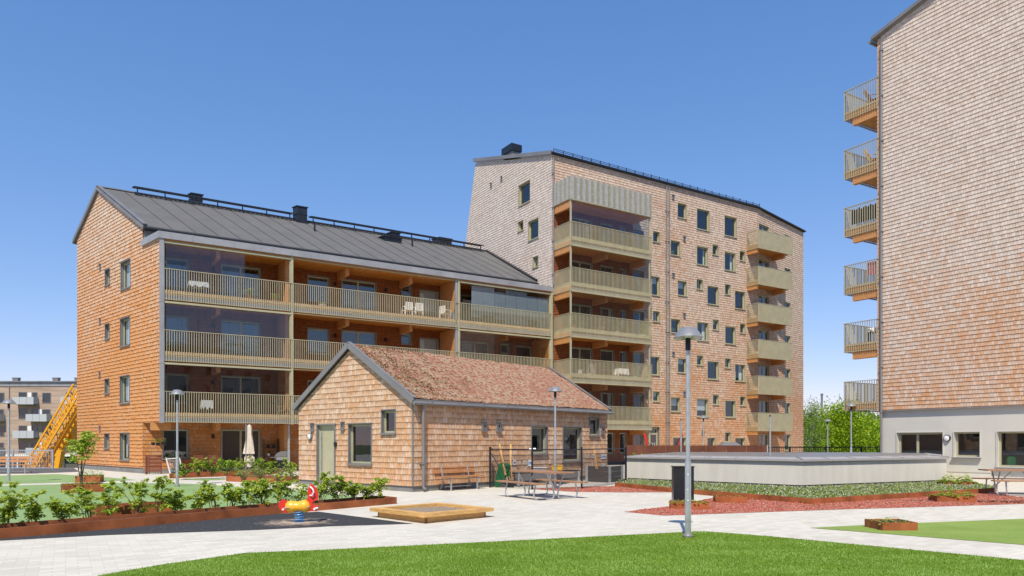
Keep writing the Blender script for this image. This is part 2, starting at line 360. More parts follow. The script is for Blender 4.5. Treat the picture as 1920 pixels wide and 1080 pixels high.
def mat_sedum():
    m, nt, b = newmat('sedum_mat'); b.inputs['Roughness'].default_value = 1.0; b.inputs['Specular IOR Level'].default_value = 0.1
    v = coords(nt, 'Object'); n1 = noise_n(nt, v, 8, 5, 0.7); n2 = noise_n(nt, v, 0.8, 3)
    c = ramp(nt, n1, [(0.34, (0.15, 0.065, 0.035)), (0.44, (0.29, 0.10, 0.06)), (0.50, (0.34, 0.21, 0.14)), (0.58, (0.38, 0.30, 0.23)), (0.66, (0.28, 0.27, 0.08))])
    c = mixc(nt, ramp(nt, n2, [(0.45, (0, 0, 0)), (0.68, (0.45, 0.45, 0.45))]), c, (0.30, 0.13, 0.09))
    nt.links.new(c, b.inputs['Base Color']); bump(nt, n1, b, 0.8, 0.05)
    return m
M['rubber'] = mat_rubber(); M['paving'] = mat_paving(); M['sedum'] = mat_sedum()
M['turf'] = mat_turf('green_turf', (0.07, 0.135, 0.004), (0.16, 0.245, 0.02))
M['turf_far'] = mat_turf('pale_turf', (0.19, 0.29, 0.11), (0.27, 0.375, 0.165), 25)
M['turf_olive'] = mat_turf('olive_turf', (0.155, 0.24, 0.045), (0.265, 0.35, 0.09), 30)
M['bed_red'] = mat_turf('red_sedum_ground', (0.42, 0.10, 0.08), (0.52, 0.20, 0.14), 14)
M['asph'] = mat('asphalt', (0.09, 0.09, 0.09), 0.95, 0, 0.15, 3)
M['field'] = mat_turf('street_level_ground', (0.10, 0.13, 0.05), (0.17, 0.19, 0.09), 0.3)

# ---------------------------------------------------------------- walls with openings
class Wall:
    def __init__(s, o, d, n):
        s.o = Vector((o[0], o[1])); s.d = Vector(d).normalized(); s.n = Vector(n).normalized()
    def P(s, a, z, out=0.0):
        p = s.o + s.d * a + s.n * out; return (p.x, p.y, z)
    def s(s_, px, out=0.0):
        o = s_.o + s_.n * out; r = (px - CX) / F
        return (r * o.y - o.x) / (s_.d.x - r * s_.d.y)
    def z(s_, px, py, out=0.0):
        a = s_.s(px, out); Y = (s_.o + s_.n * out).y + a * s_.d.y
        return EYE + (HY - py) / F * Y
    def rect(s_, x0, y0, x1, y1):
        'pixel rectangle (edges measured at the middle) -> wall rectangle'
        xm = (x0 + x1) / 2; return (s_.s(x0), s_.s(x1), s_.z(xm, y1), s_.z(xm, y0))
    def off(s_, out): return Wall(s_.o + s_.n * out, s_.d, s_.n)
    def box(s_, mb, a0, a1, z0, z1, o0, o1, m=0):
        P = s_.P; mb.hexa([P(a0, z0, o0), P(a1, z0, o0), P(a1, z0, o1), P(a0, z0, o1)], [P(a0, z1, o0), P(a1, z1, o0), P(a1, z1, o1), P(a0, z1, o1)], m)
def clip(poly, a, b, c):
    'keep a*x+b*y<=c'
    out = []
    for i in range(len(poly)):
        p, q = poly[i], poly[(i + 1) % len(poly)]; dp = a * p[0] + b * p[1] - c; dq = a * q[0] + b * q[1] - c
        if dp <= 1e-9: out.append(p)
        if (dp < -1e-9 and dq > 1e-9) or (dp > 1e-9 and dq < -1e-9):
            t = dp / (dp - dq); out.append((p[0] + (q[0] - p[0]) * t, p[1] + (q[1] - p[1]) * t))
    return out
def shingle_wall(parent, W, poly, holes, material, course=0.185, lip=0.021, name='wall', label=None, plain=False):
    'poly: convex outline (s,z) counter-clockwise'
    mb = MB(); zs0 = min(p[1] for p in poly); zs1 = max(p[1] for p in poly)
    edges = [(poly[i], poly[(i + 1) % len(poly)]) for i in range(len(poly))]
    if plain: course = 50; lip = 0
    k0 = int(math.floor(zs0 / course)); k1 = int(math.ceil(zs1 / course))
    for k in range(k0, k1):
        lo, hi = k * course, (k + 1) * course
        cuts = sorted(set([lo, hi] + [z for h in holes for z in (h[2], h[3]) if lo < z < hi]))
        for a, b in zip(cuts[:-1], cuts[1:]):
            mid = (a + b) / 2; xs = [min(p[0] for p in poly) - 1]
            act = sorted((h[0], h[1]) for h in holes if h[2] < mid < h[3])
            ivs = []; cur = xs[0]
            for h0, h1 in act:
                if h0 > cur: ivs.append((cur, h0))
                cur = max(cur, h1)
            ivs.append((cur, max(p[0] for p in poly) + 1))
            for i0, i1 in ivs:
                pl = [(i0, a), (i1, a), (i1, b), (i0, b)]
                for (p, q) in edges:
                    ex, ez = q[0] - p[0], q[1] - p[1]
                    pl = clip(pl, ez, -ex, ez * p[0] - ex * p[1])
                    if len(pl) < 3: break
                if len(pl) < 3: continue
                fo = lambda z: lip * (1 - (z - lo) / course)
                mb.poly([W.P(x, z, fo(z)) for x, z in pl], 0, [(x, z) for x, z in pl])
                if abs(a - lo) < 1e-6 and lip > 0:
                    bx = [x for x, z in pl if abs(z - a) < 1e-5]
                    if len(bx) >= 2:
                        x0, x1 = min(bx), max(bx); e = 0.004
                        mb.poly([W.P(x0, a, lip), W.P(x0, a, 0), W.P(x1, a, 0), W.P(x1, a, lip)], 0, [(x0, a + e), (x0, a + e), (x1, a + e), (x1, a + e)])
    o = mb.build(name, material, parent)
    if label: o['label'] = label
    return o
rw = random.Random(3)
def window(parent, W, rc, kind='window', depth=0.13, mull=None, cover=None, sill=True, fr=0.07, name=None, out=0.0, hood=True, trim='metal'):
    a0, a1, z0, z1 = rc
    mb = MB()
    L = 0.03 + out
    # reveal lining
    P = W.P
    D = -depth
    for q in ([(a0, z0), (a1, z0)], [(a1, z0), (a1, z1)], [(a1, z1), (a0, z1)], [(a0, z1), (a0, z0)]):
        (s0, y0), (s1, y1) = q
        mb.poly([P(s0, y0, L), P(s1, y1, L), P(s1, y1, D - 0.06), P(s0, y0, D - 0.06)], 1)
    # casing lip around the hole
    c = 0.035
    for (b0, b1, c0, c1) in ((a0 - c, a0, z0 - c, z1 + c), (a1, a1 + c, z0 - c, z1 + c), (a0, a1, z1, z1 + c), (a0, a1, z0 - c, z0)):
        W.box(mb, b0, b1, c0, c1, 0.0, L + 0.006, 1)
    # olive frame
    for (b0, b1, c0, c1) in ((a0 + .002, a0 + fr, z0 + .002, z1 - .002), (a1 - fr, a1 - .002, z0 + .002, z1 - .002), (a0 + fr, a1 - fr, z1 - fr, z1 - .002), (a0 + fr, a1 - fr, z0 + .002, z0 + fr)):
        W.box(mb, b0, b1, c0, c1, D - 0.05, D, 0)
    for mf in (mull or []):
        x = a0 + (a1 - a0) * mf; W.box(mb, x - 0.05, x + 0.05, z0 + fr, z1 - fr, D - 0.05, D + 0.004, 0)
    win = mb.build(name or kind, [M['olive'], M[trim]], parent)
    g = MB(); g.poly([P(a0 + fr, z0 + fr, D - 0.03), P(a1 - fr, z0 + fr, D - 0.03), P(a1 - fr, z1 - fr, D - 0.03), P(a0 + fr, z1 - fr, D - 0.03)])
    g.build('pane', M['glass'], win)
    if sill and kind == 'window':
        s_ = MB(); W.box(s_, a0 - 0.05, a1 + 0.05, z0 - 0.06, z0 - 0.005, 0.012, L + 0.05); s_.build('sill', M[trim], win)
    if hood:
        s_ = MB(); W.box(s_, a0 - 0.04, a1 + 0.04, z1 + 0.03, z1 + 0.055, 0.012, L + 0.05); s_.build('drip_cap', M[trim], win)
    i = MB(); dd = 0.9; b0, b1 = a0 - 0.25, a1 + 0.25; c0, c1 = z0 - 0.3, z1 + 0.15; E = D - 0.06
    i.poly([P(b0, c0, E - dd), P(b1, c0, E - dd), P(b1, c1, E - dd), P(b0, c1, E - dd)])
    for q in ([(b0, c0), (b1, c0)], [(b1, c0), (b1, c1)], [(b1, c1), (b0, c1)], [(b0, c1), (b0, c0)]):
        (s0, y0), (s1, y1) = q; i.poly([P(s0, y0, E), P(s1, y1, E), P(s1, y1, E - dd), P(s0, y0, E - dd)])
    for q in ((b0, a0, c0, c1), (a1, b1, c0, c1), (a0, a1, c0, z0), (a0, a1, z1, c1)):
        i.poly([P(q[0], q[2], E), P(q[1], q[2], E), P(q[1], q[3], E), P(q[0], q[3], E)])
    i.build('room_recess', M['inside'], win)
    r = rw.random() if cover is None else cover
    if r < 0.30:      # side curtains
        m2 = MB()
        wd = (a1 - a0) * rw.uniform(0.14, 0.3)
        for (x0, x1) in ((a0 + fr, a0 + fr + wd), (a1 - fr - wd, a1 - fr)):
            n = 8
            for q in range(n):
                xa = x0 + (x1 - x0) * q / n; xb = x0 + (x1 - x0) * (q + 1) / n; oa = 0.04 * (q % 2); ob = 0.04 * ((q + 1) % 2)
                m2.poly([P(xa, z0 + 0.1, E - 0.08 - oa), P(xb, z0 + 0.1, E - 0.08 - ob), P(xb, z1 - 0.02, E - 0.08 - ob), P(xa, z1 - 0.02, E - 0.08 - oa)])
        m2.build('curtain', M['curtain'], win)
    elif r < 0.48:
        m2 = MB(); zz = z0 + (z1 - z0) * (rw.uniform(0.15, 0.75) if cover is None else 0.09)
        W.box(m2, a0 + fr, a1 - fr, zz, z1 - 0.02, E - 0.06, E - 0.05); m2.build('blind', M['blind'], win)
    elif r < 0.62:
        m2 = MB(); rr = random.Random(int(a0 * 977)); cc = (a0 + (a1 - a0) * rw.uniform(0.3, 0.7))
        for _ in range(45):
            s0 = cc + rr.gauss(0, 0.11); zz = z0 + 0.16 + abs(rr.gauss(0, 0.13)); oo = E - 0.12 + rr.gauss(0, 0.04)
            m2.poly([P(s0, zz, oo), P(s0 + rr.uniform(.03, .08), zz + 0.03, oo + rr.uniform(-.03, .03)), P(s0 + rr.uniform(-.02, .03), zz + rr.uniform(.05, .11), oo)])
        m2.build('houseplant', M['leaf_d'], win)
    return win
def vent(parent, W, px, py, sz=0.2, zz=None, name='wall_vent'):
    a = W.s(px); z = W.z(px, py) if zz is None else zz
    mb = MB(); h = sz / 2
    W.box(mb, a - h, a + h, z - h * 1.35, z + h * 1.2, 0.0, 0.05, 0)
    W.box(mb, a - h * 1.15, a + h * 1.15, z + h * 1.2, z + h * 1.45, 0.0, 0.12, 0)
    W.box(mb, a - h * 1.1, a + h * 1.1, z - h * 1.6, z - h * 1.35, 0.0, 0.09, 0)
    W.box(mb, a - h * 0.5, a + h * 0.5, z - h * 0.7, z + h * 0.6, 0.05, 0.062, 1)
    o = mb.build(name, [M['metal'], M['dark']], parent)
    ring = MB(); n = 14; r0, r1 = h * 0.6, h * 0.45
    for k in range(n):
        t0 = 2 * math.pi * k / n; t1 = 2 * math.pi * (k + 1) / n
        ring.poly([W.P(a + r0 * math.cos(t0), z + 1.3 * r0 * math.sin(t0), 0.066), W.P(a + r0 * math.cos(t1), z + 1.3 * r0 * math.sin(t1), 0.066),
                   W.P(a + r1 * math.cos(t1), z + 1.3 * r1 * math.sin(t1), 0.066), W.P(a + r1 * math.cos(t0), z + 1.3 * r1 * math.sin(t0), 0.066)])
    ring.build('vent_ring', M['galv'], o)
    return o
def downpipe(parent, W, a, z0, z1, out=0.12, r=0.045, name='downpipe', material='metal', foot=True):
    mb = MB(); pts = [W.P(a, z1, out), W.P(a, z0 + 0.15, out)]
    if foot: pts += [W.P(a, z0 + 0.04, out + 0.02), W.P(a, z0, out + 0.14)]
    mb.tube(pts, r, 10)
    z = z0 + 0.8
    while z < z1 - 0.2:
        W.box(mb, a - r * 1.4, a + r * 1.4, z, z + 0.03, 0.0, out + r * 1.15); z += 2.2
    return mb.build(name, M[material], parent, smooth=True)
def slats(W, a0, a1, z0, z1, out=0.0, step=0.11, w_=0.026, t=0.035, mb=None, ends=True):
    mb = mb or MB(); n = max(1, int(round((a1 - a0) / step))); st = (a1 - a0) / n
    for i in range(n + 1):
        x = a0 + i * st; W.box(mb, x - w_ / 2, x + w_ / 2, z0, z1, out, out + t)
    W.box(mb, a0 - 0.02, a1 + 0.02, z1, z1 + 0.03, out - 0.012, out + t + 0.01)
    W.box(mb, a0, a1, z0 + 0.32, z0 + 0.36, out - 0.022, out)
    W.box(mb, a0, a1, z0 + 0.02, z0 + 0.06, out - 0.022, out)
    return mb

# ---------------------------------------------------------------- ground
def sheet(name, pts, z, material, kind='structure'):
    mb = MB(); mb.poly([(p[0], p[1], z) for p in pts]); return tag(mb.build(name, material), kind=kind)
def pxs(*l): return [gp(x, y) for x, y in l]
sheet('street_ground', [(-900, -60), (900, -60), (900, 1500), (-900, 1500)], -3.45, M['field'])
YARD = [(-70, -14), (60, -14), (60, 52), (28, 52), (28, 70), (-26.4, 70), (-26.4, 43.2), (-70, 41)]
mb = MB(); mb.prism(YARD, -3.4, 0.0, 1, 0); tag(mb.build('courtyard_paving', [M['paving'], M['conc_d']]), kind='structure')
FG = pxs((185, 1080), (300, 1060), (460, 1037.5), (600, 1032), (960, 1014.5), (1260, 999.5), (1290, 997.5), (1322, 997), (1352, 999), (1440, 1006), (1920, 1051), (2300, 1086))
FGP = [Vector((-3.4, 5.0, 0))] + FG + [Vector((8.5, 5.0, 0))]
sheet('lawn', FGP, 0.008, M['turf'])
LAWN_R = pxs((1518, 990), (1630, 984.5), (1920, 973), (2300, 960), (2300, 1056), (1920, 1022))
sheet('lawn', LAWN_R, 0.006, M['turf_olive'])
sheet('lawn', pxs((-260, 910), (0, 911), (219, 905.5), (344, 906.8), (466, 914), (522, 918), (566, 921), (700, 935), (640, 944), (450, 962), (200, 981), (0, 995), (-260, 1010)), 0.006, M['turf_far'])
sheet('lawn', pxs((-260, 908), (0, 908.2), (225, 901.5), (255, 900), (205, 895.5), (105, 889), (0, 892), (-260, 897)), 0.006, M['turf_far'])
sheet('lawn', pxs((342, 897.5), (402, 897.2), (432, 899.4), (380, 901), (350, 899.5)), 0.006, M['turf_far'])
sheet('rubber_paving', pxs((-200, 1027), (0, 1010.5), (480, 966), (597, 959.5), (775, 982.3), (620, 987), (480, 994), (200, 1003.5), (0, 1014), (-200, 1030)), 0.004, M['rubber'])
RED1 = pxs((991, 917), (1040, 914.5), (1151, 911.5), (1262, 923.2), (1173, 923.4), (1080, 922.5))
RED2 = pxs((1172, 960), (1215, 954), (1262, 949), (1349, 931.5), (1522, 946.5), (1866, 924.5), (1843, 927), (1920, 932.6), (2200, 950), (2200, 934), (2140, 940), (1920, 945), (1560, 956), (1246, 967))
RED2 = pxs((1172, 960), (1215, 954), (1262, 949), (1349, 931.3), (1430, 937.5), (1522, 945.2), (1640, 938), (1780, 929.3), (1866, 924.2), (1905, 931.5), (2100, 947), (2100, 940), (1920, 945), (1560, 956), (1246, 967))
sheet('sedum_ground', RED1, 0.005, M['bed_red']); sheet('sedum_ground', RED2, 0.005, M['bed_red'])
sheet('asphalt_strip', [gp(-300, 890), gp(0, 888.5), gp(105, 886.5), gp(150, 884.5), (-26.3, 42.9), (-69, 40.9)], 0.003, M['asph'])
# hills behind
mb = MB(); nx = 60; rh = random.Random(5)
for i in range(nx):
    for j in range(8):
        def hz(i, j):
            x = -200 + i * 10; t = j / 7
            return (x, 330 + j * 25, -3.5 + 21 * math.sin(t * math.pi * 0.5) * (0.55 + 0.45 * math.sin(i * 0.13 + 1.1)) )
        mb.poly([hz(i, j), hz(i + 1, j), hz(i + 1, j + 1), hz(i, j + 1)])
tag(mb.build('hill', M['field'], smooth=True), kind='structure')

# ---------------------------------------------------------------- left apartment building
DB = Vector((0.845, 0.534)); NB = Vector((0.534, -0.845)); DA = Vector((-0.534, 0.845)); DG = Vector((-0.737, 0.676)); NG = Vector((-0.676, -0.737))
PL = Vector((-16.8, 34.2)); QL = PL + DG * 2.2
WF = Wall(PL, DB, NB); WM = Wall(QL, DB, NB); WG = Wall(PL, DG, NG)
DECK = [2.95, 5.9, 8.85]; CEIL = [5.42, 8.37, 11.25]
bl = thing('apartment_building', (PL.x, PL.y, 0), 'four-storey apartment building with orange shingles, grey gabled roof and long rows of slatted balconies', 'building')
# gable windows
gh = []
for (x0, x1, y0, y1) in ((227.6, 245, 491, 540.5), (226.7, 244, 597.5, 648), (226, 243.5, 706, 755), (226, 243, 813, 862)):
    gh.append(WG.rect(x0, y0, x1, y1))
for (x0, x1, y0, y1) in ((198, 206.6, 507, 534), (198, 206, 609, 635), (197.5, 205.5, 712, 737.5), (197, 205.5, 814, 840)):
    gh.append(WG.rect(x0, y0, x1, y1))
def srt(r): return (min(r[0], r[1]), max(r[0], r[1]), r[2], r[3])
gh = [srt(r) for r in gh]
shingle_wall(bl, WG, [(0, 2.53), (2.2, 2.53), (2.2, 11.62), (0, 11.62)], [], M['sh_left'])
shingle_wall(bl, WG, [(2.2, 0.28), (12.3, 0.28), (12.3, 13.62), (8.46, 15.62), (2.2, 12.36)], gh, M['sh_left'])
for i, r in enumerate(gh): window(bl, WG, r, cover=(0.4 if i < 3 else 0.9 if i > 3 else 0.2), fr=0.055)
for (x, y) in ((189, 500), (188.5, 602), (188, 702), (188, 803)): vent(bl, WG, x, y, 0.2)
mb = MB(); WG.box(mb, 2.2, 12.3, 0.0, 0.28, -0.3, -0.03); mb.build('plinth', M['conc_d'], bl)
# main facade behind the balconies
wh = []; specs = []
def addw(x0, x1, zlo, zhi, lv, kind='window', mull=None, cover=0.9):
    z0 = 0.12 if lv == 0 else DECK[lv - 1]
    r = (WM.s(x0), WM.s(x1), z0 + zlo, z0 + zhi); wh.append(r); specs.append((r, kind, mull, cover))
for lv in (0, 1, 2, 3):
    addw(305 if lv == 0 else 311, 353, 0.62, 2.1, lv, cover=0.9); addw(415, 488, 0.06, 2.12, lv, 'door', (0.5,), 0.9)
    addw(577, 617, 0.66, 2.08, lv); addw(641, 705, 0.06, 2.12, lv, 'door', (0.48,)); addw(753, 771, 1.6, 2.25, lv, cover=0.9); addw(787, 822, 0.66, 2.05, lv, cover=0.45)
    addw(866, 917, 0.06, 2.1, lv, 'door', (0.5,)); addw(939, 955, 1.5, 2.12, lv, cover=0.9); addw(967, 997, 0.66, 2.08, lv)
shingle_wall(bl, WM, [(0, 0.22), (23.5, 0.22), (23.5, 2.58), (0, 2.58)], [h for h in wh if h[3] < 2.5], M['sh_gnd'])
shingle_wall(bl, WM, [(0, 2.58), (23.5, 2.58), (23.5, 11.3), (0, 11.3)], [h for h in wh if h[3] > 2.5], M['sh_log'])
mb = MB(); WM.box(mb, 0.02, 23.5, 11.3, 12.32, -0.2, -0.01); mb.build('upper_wall', M['metal'], bl)
for r, k, m_, cv in specs: window(bl, WM, r, k, mull=m_, cover=cv, hood=False, depth=0.1)
mb = MB(); WM.box(mb, 0.0, 23.5, 0.0, 0.22, -0.25, 0.012); mb.build('plinth', M['conc_d'], bl)
# wall lamps between the doors
for lv in (0, 1, 2, 3):
    z0 = (0.12 if lv == 0 else DECK[lv - 1]) + 1.75
    for px in (399, 628, 722, 925):
        mb = MB(); a = WM.s(px); c = WM.P(a, z0, 0.1); mb.lathe([(0.0, 0.14), (0.04, 0.13), (0.085, -0.06), (0.085, -0.1), (0, -0.1)], c, 10); WM.box(mb, a - 0.03, a + 0.03, z0 - 0.02, z0 + 0.06, 0, 0.06)
        mb.build('wall_lamp', M['dark'], bl)
LEN = 22.96
DEPTH = 2.12
bays = [(0.12, 6.16, 'glass'), (6.28, 16.04, 'open'), (16.16, 22.86, 'glass')]
def polybox(parent, name, pts, z0, z1, material):
    mb = MB(); mb.prism(pts, z0, z1); return mb.build(name, material, parent)
def slab_pts(a0, a1, o0, o1, g=True):
    'plan between front plane (out=0) and main wall; left end follows the skewed gable'
    p = []
    f = lambda a, o: WF.P(a, 0, o)[:2]
    if a0 < 0.2 and g:
        l0 = PL + DG * (-o1 / 0.965) + DB * 0.03; l1 = PL + DG * (-o0 / 0.965) + DB * 0.03
        return [tuple(l0), f(a1, o1), f(a1, o0), tuple(l1)]
    return [f(a0, o1), f(a1, o1), f(a1, o0), f(a0, o0)]
beams_px = {0: [409], 1: [651, 770], 2: [950]}
for li, (dk, cl) in enumerate(zip(DECK, CEIL)):
    for bi, (a0, a1, typ) in enumerate(bays):
        # each balcony: slab, railing, glass
        e0 = a0 - 0.12 if bi == 0 else a0 - 0.06; e1 = a1 + 0.06
        mb = MB(); mb.prism(slab_pts(e0, e1, -DEPTH, -0.06), dk - 0.12, dk, 0); bal = mb.build('balcony', M['wood_f'], bl)
        mb = MB(); mb.prism(slab_pts(e0, e1, -DEPTH, -0.075), dk - 0.38, dk - 0.125); mb.build('soffit', M['wood'], bal)
        mb = MB(); WF.box(mb, max(e0, 0.02), e1, dk - 0.19, dk + 0.05, -0.058, -0.02); mb.build('edge_board', M['wood_f'], bal)
        mb = MB(); WF.box(mb, max(e0, 0.02), e1, dk - 0.42, dk - 0.2, -0.073, -0.022); mb.build('edge_flashing', M['metal_l'], bal)
        slats(WF, a0 + 0.02, a1 + 0.04, dk - 0.43, dk + 1.05, 0.0).build('railing', M['olive_s'], bal)
        for px in beams_px[bi]:
            b0 = WM.s(px, 1.45) - 0.1
            mb = MB(); WM.box(mb, b0, b0 + 0.2, dk - 0.80, dk - 0.385, 0.0, 1.5); mb.build('beam', M['wood_b'], bal)
        if typ == 'glass':
            n = 8; wd = (a1 - a0 - 0.2) / n; gp_ = MB()
            k0, k1 = 0, n
            if bi == 0: k1 = 5 if li == 2 else 8
            if bi == 2 and li == 2: k0 = 1
            for k in range(k0, k1):
                x0 = a0 + 0.1 + k * wd; gp_.poly([WF.P(x0 + 0.006, dk + 0.06, -0.13), WF.P(x0 + wd - 0.006, dk + 0.06, -0.13), WF.P(x0 + wd - 0.006, cl - 0.09, -0.13), WF.P(x0 + 0.006, cl - 0.09, -0.13)])
            gp_.build('glass_panels', M['glass2'], bal)
            mb = MB()
            WF.box(mb, a0 - 0.06, a1 + 0.04, cl - 0.1, cl - 0.012, -0.17, 0.02); WF.box(mb, a0 + 0.04, a1 - 0.04, dk + 0.003, dk + 0.06, -0.17, -0.09)
            WF.box(mb, a0 - 0.01, a0 + 0.055, dk + 0.06, cl - 0.1, -0.17, -0.03); WF.box(mb, a1 - 0.055, a1 - 0.005, dk + 0.06, cl - 0.1, -0.17, -0.03)
            mb.build('glazing_frame', M['olive'], bal)
            if bi == 2 and li == 2:
                mb = MB(); rr = random.Random(4)
                for k in range(1, n):
                    x0 = a0 + 0.1 + k * wd; top = cl - rr.choice([0.15, 0.35, 0.5])
                    WF.box(mb, x0 + 0.01, x0 + wd - 0.01, dk + rr.choice([0.15, 0.35, 0.55]), top, -0.19, -0.18)
                mb.build('pleated_blind', M['blind_g'], bal)
        else:
            mb = MB(); WF.box(mb, a0, a1, cl - 0.03, cl - 0.012, -0.17, 0.02); mb.build('edge_trim', M['olive'], bal)
# top ceiling of the upper balconies and its beams
mb = MB(); mb.prism(slab_pts(0, LEN, -DEPTH, -0.02), 11.26, 11.33); tp = mb.build('ceiling', M['wood'], bl)
for px in (409, 651, 770):
    b0 = WM.s(px, 1.45) - 0.1; mb = MB(); WM.box(mb, b0, b0 + 0.2, 10.84, 11.255, 0.0, 1.5); mb.build('beam', M['wood_b'], tp)
mb = MB(); WM.box(mb, WM.s(282, 1.3), WM.s(320, 1.3), 2.15, 2.515, 1.2, 1.42); mb.build('beam', M['wood_b'], bl)
# flat zinc cap over the balconies
cp = [WF.P(-0.12, 0, 0.10)[:2], WF.P(LEN + 0.02, 0, 0.10)[:2], WF.P(LEN + 0.02, 0, -DEPTH)[:2], (QL.x - 0.07, QL.y - 0.08)]
mb = MB(); mb.prism(cp, 11.335, 11.66)
for i in range(24):
    a = i * 0.96 + 0.4; WF.box(mb, a, a + 0.02, 11.35, 11.675, 0.10, 0.115)
mb.build('cap_flashing', M['metal_l'], bl)
mb = MB(); WF.box(mb, -0.06, 0.13, 2.5, 11.33, -0.12, 0.05)
for z in (5.35, 8.3): WF.box(mb, -0.07, 0.14, z, z + 0.06, -0.12, 0.062)
mb.build('corner_trim', M['metal_l'], bl)
for a in (6.22, 16.1, 22.91):
    mb = MB(); WF.box(mb, a - 0.055, a + 0.055, 2.5, 11.33, -0.14, 0.01 if a < 20 else 0.06); mb.build('post', M['olive'], bl)
mb = MB(); WF.box(mb, 15.9, 16.02, 2.5, 11.33, -0.16, -0.02); mb.build('post', M['metal_l'], bl)
mb = MB(); WF.box(mb, 6.1, 6.2, 0, 2.52, -0.5, -0.38); mb.build('post', M['galv'], bl)
for a, nm in ((6.12, 'wood'), (16.0, 'wood'), (22.86, 'sh_log')):
    for dk, cl in zip(DECK, CEIL):
        mb = MB(); WF.box(mb, a - 0.09, a + 0.09, dk, cl, -DEPTH, -0.25 if a > 7 else -0.6); mb.build('party_wall', M['wood_b' if nm == 'wood' else 'wood'], bl)
for a in (6.12, 16.0):
    mb = MB(); WF.box(mb, a - 0.09, a + 0.09, 0, 2.5, -DEPTH, -0.8); mb.build('party_wall', M['wood_b'], bl)
downpipe(bl, WM, WM.s(832) - 0.1, 8.9, 11.2, 0.1, 0.04, foot=False); downpipe(bl, WM, WM.s(832) - 0.1, 5.95, 8.3, 0.1, 0.04, foot=False)
# pitched roof
def RG(t, a, z): p = PL + DG * t + DB * a; return (p.x, p.y, z)
mb = MB(); OV = -0.07
TW = Wall((2.62, 46.8), DA, (-0.845, -0.534))
eR, rR, bR = 23.5, 24.95, 25.5
pitch = (15.72 - 12.42) / (8.46 - 2.2)
zf = lambda t: 15.80 - abs(t - 8.46) * (0.527 if t < 8.46 else 0.53)
def roofslab(mb, t0, t1, r0, r1, m=0, m2=1, th=0.2):
    a = [RG(t0, OV, zf(t0)), RG(t0, r0, zf(t0)), RG(t1, r1, zf(t1)), RG(t1, OV, zf(t1))]
    b = [(x, y, z - th) for x, y, z in a]; mb.hexa(b, a, m)
roofslab(mb, 1.86, 8.46, eR - 0.02, rR); roofslab(mb, 12.62, 8.46, bR, rR)
rf = mb.build('roof', M['roof'], bl)
mb = MB()
for i in range(1, 23):
    a = 0.1 + i * 1.1
    if a < 23.3: mb.bar(RG(1.9, a, zf(1.9) + 0.012), RG(8.4, a, zf(8.4) + 0.012), 0.03, 0.02)
mb.build('roof_seams', M['seam'], rf)
mb = MB()   # verge trims
for t0, t1 in ((1.80, 8.46), (12.68, 8.46)):
    p, q = Vector(RG(t0, OV - 0.05, zf(t0) - 0.08)), Vector(RG(t1, OV - 0.05, zf(t1) - 0.08)); mb.bar(p, q, 0.08, 0.15)
    p.z += 0.17; q.z += 0.17; mb.bar(p + Vector((0.06, 0.05, 0)), q + Vector((0.06, 0.05, 0)), 0.2, 0.05)
mb.build('verge_trim', M['metal'], rf)
mb = MB(); mb.bar(RG(2.0, 23.6, zf(2.0) + 0.05), RG(8.5, 25.0, zf(8.5) + 0.05), 0.3, 0.16); mb.build('wall_flashing', M['dark'], rf)
mb = MB(); mb.tube([RG(1.78, OV, zf(1.78) - 0.1), RG(1.78, eR, zf(1.78) - 0.1)], 0.075, 8); mb.bar(RG(1.95, OV, zf(1.95) - 0.17), RG(1.95, eR, zf(1.95) - 0.17), 0.05, 0.2); mb.build('gutter', M['dark'], rf)
mb = MB(); mb.bar(RG(8.46, OV, 15.83), RG(8.46, rR, 15.83), 0.22, 0.05); mb.build('ridge_cap', M['metal'], rf)
def on_ridge(px, t=8.0):
    o = PL + DG * t; r = (px - CX) / F; return (r * o.y - o.x) / (DB.x - r * DB.y)
for (x0, x1) in ((250, 549), (581, 905)):
    a0, a1 = on_ridge(x0, 8.1), on_ridge(x1, 8.1); mb = MB(); z = zf(8.1) + 0.42
    for o_ in (-0.12, 0.12): mb.bar(RG(8.1 + o_, a0, z), RG(8.1 + o_, a1, z), 0.04, 0.07)
    n = int((a1 - a0) / 0.25)
    for i in range(n): a = a0 + (a1 - a0) * i / n; mb.bar(RG(8.0, a, z), RG(8.2, a, z), 0.1, 0.03)
    n = int((a1 - a0) / 1.3)
    for i in range(n + 1):
        a = a0 + 0.2 + (a1 - a0 - 0.4) * i / n
        mb.bar(RG(8.1, a, zf(8.1)), RG(8.1, a, z), 0.04); mb.bar(RG(7.95, a, zf(7.95)), RG(8.1, a, z - 0.03), 0.03)
    mb.bar(RG(7.9, a0, zf(7.9) + 0.05), RG(7.9, a1, zf(7.9) + 0.05), 0.03)
    mb.build('roof_walkway', M['dark'], rf)
def chimney(px0, px1, ytop, t, hb=0.9, dp=0.8):
    a0, a1 = on_ridge(px0, t), on_ridge(px1, t); p = RG(t, a0, 0); zt = EYE + (HY - ytop) / F * p[1]; mb = MB()
    c = lambda tt, aa: RG(tt, aa, 0)[:2]
    mb.prism([c(t, a0), c(t, a1), c(t + dp, a1), c(t + dp, a0)], zf(t) - 0.4, zt - 0.06)
    mb.prism([c(t - 0.05, a0 - 0.05), c(t - 0.05, a1 + 0.05), c(t + dp + 0.05, a1 + 0.05), c(t + dp + 0.05, a0 - 0.05)], zt - 0.06, zt)
    zm = (zf(t) + zt) / 2; mb.prism([c(t - 0.02, a0 - 0.02), c(t - 0.02, a1 + 0.02), c(t + dp + .02, a1 + 0.02), c(t + dp + .02, a0 - 0.02)], zm, zm + 0.04)
    mb.build('chimney', M['dark'], rf)
chimney(359, 380, 361, 8.7, dp=0.4); chimney(557, 576, 385, 7.8, dp=0.5); chimney(824, 847, 444, 8.8)
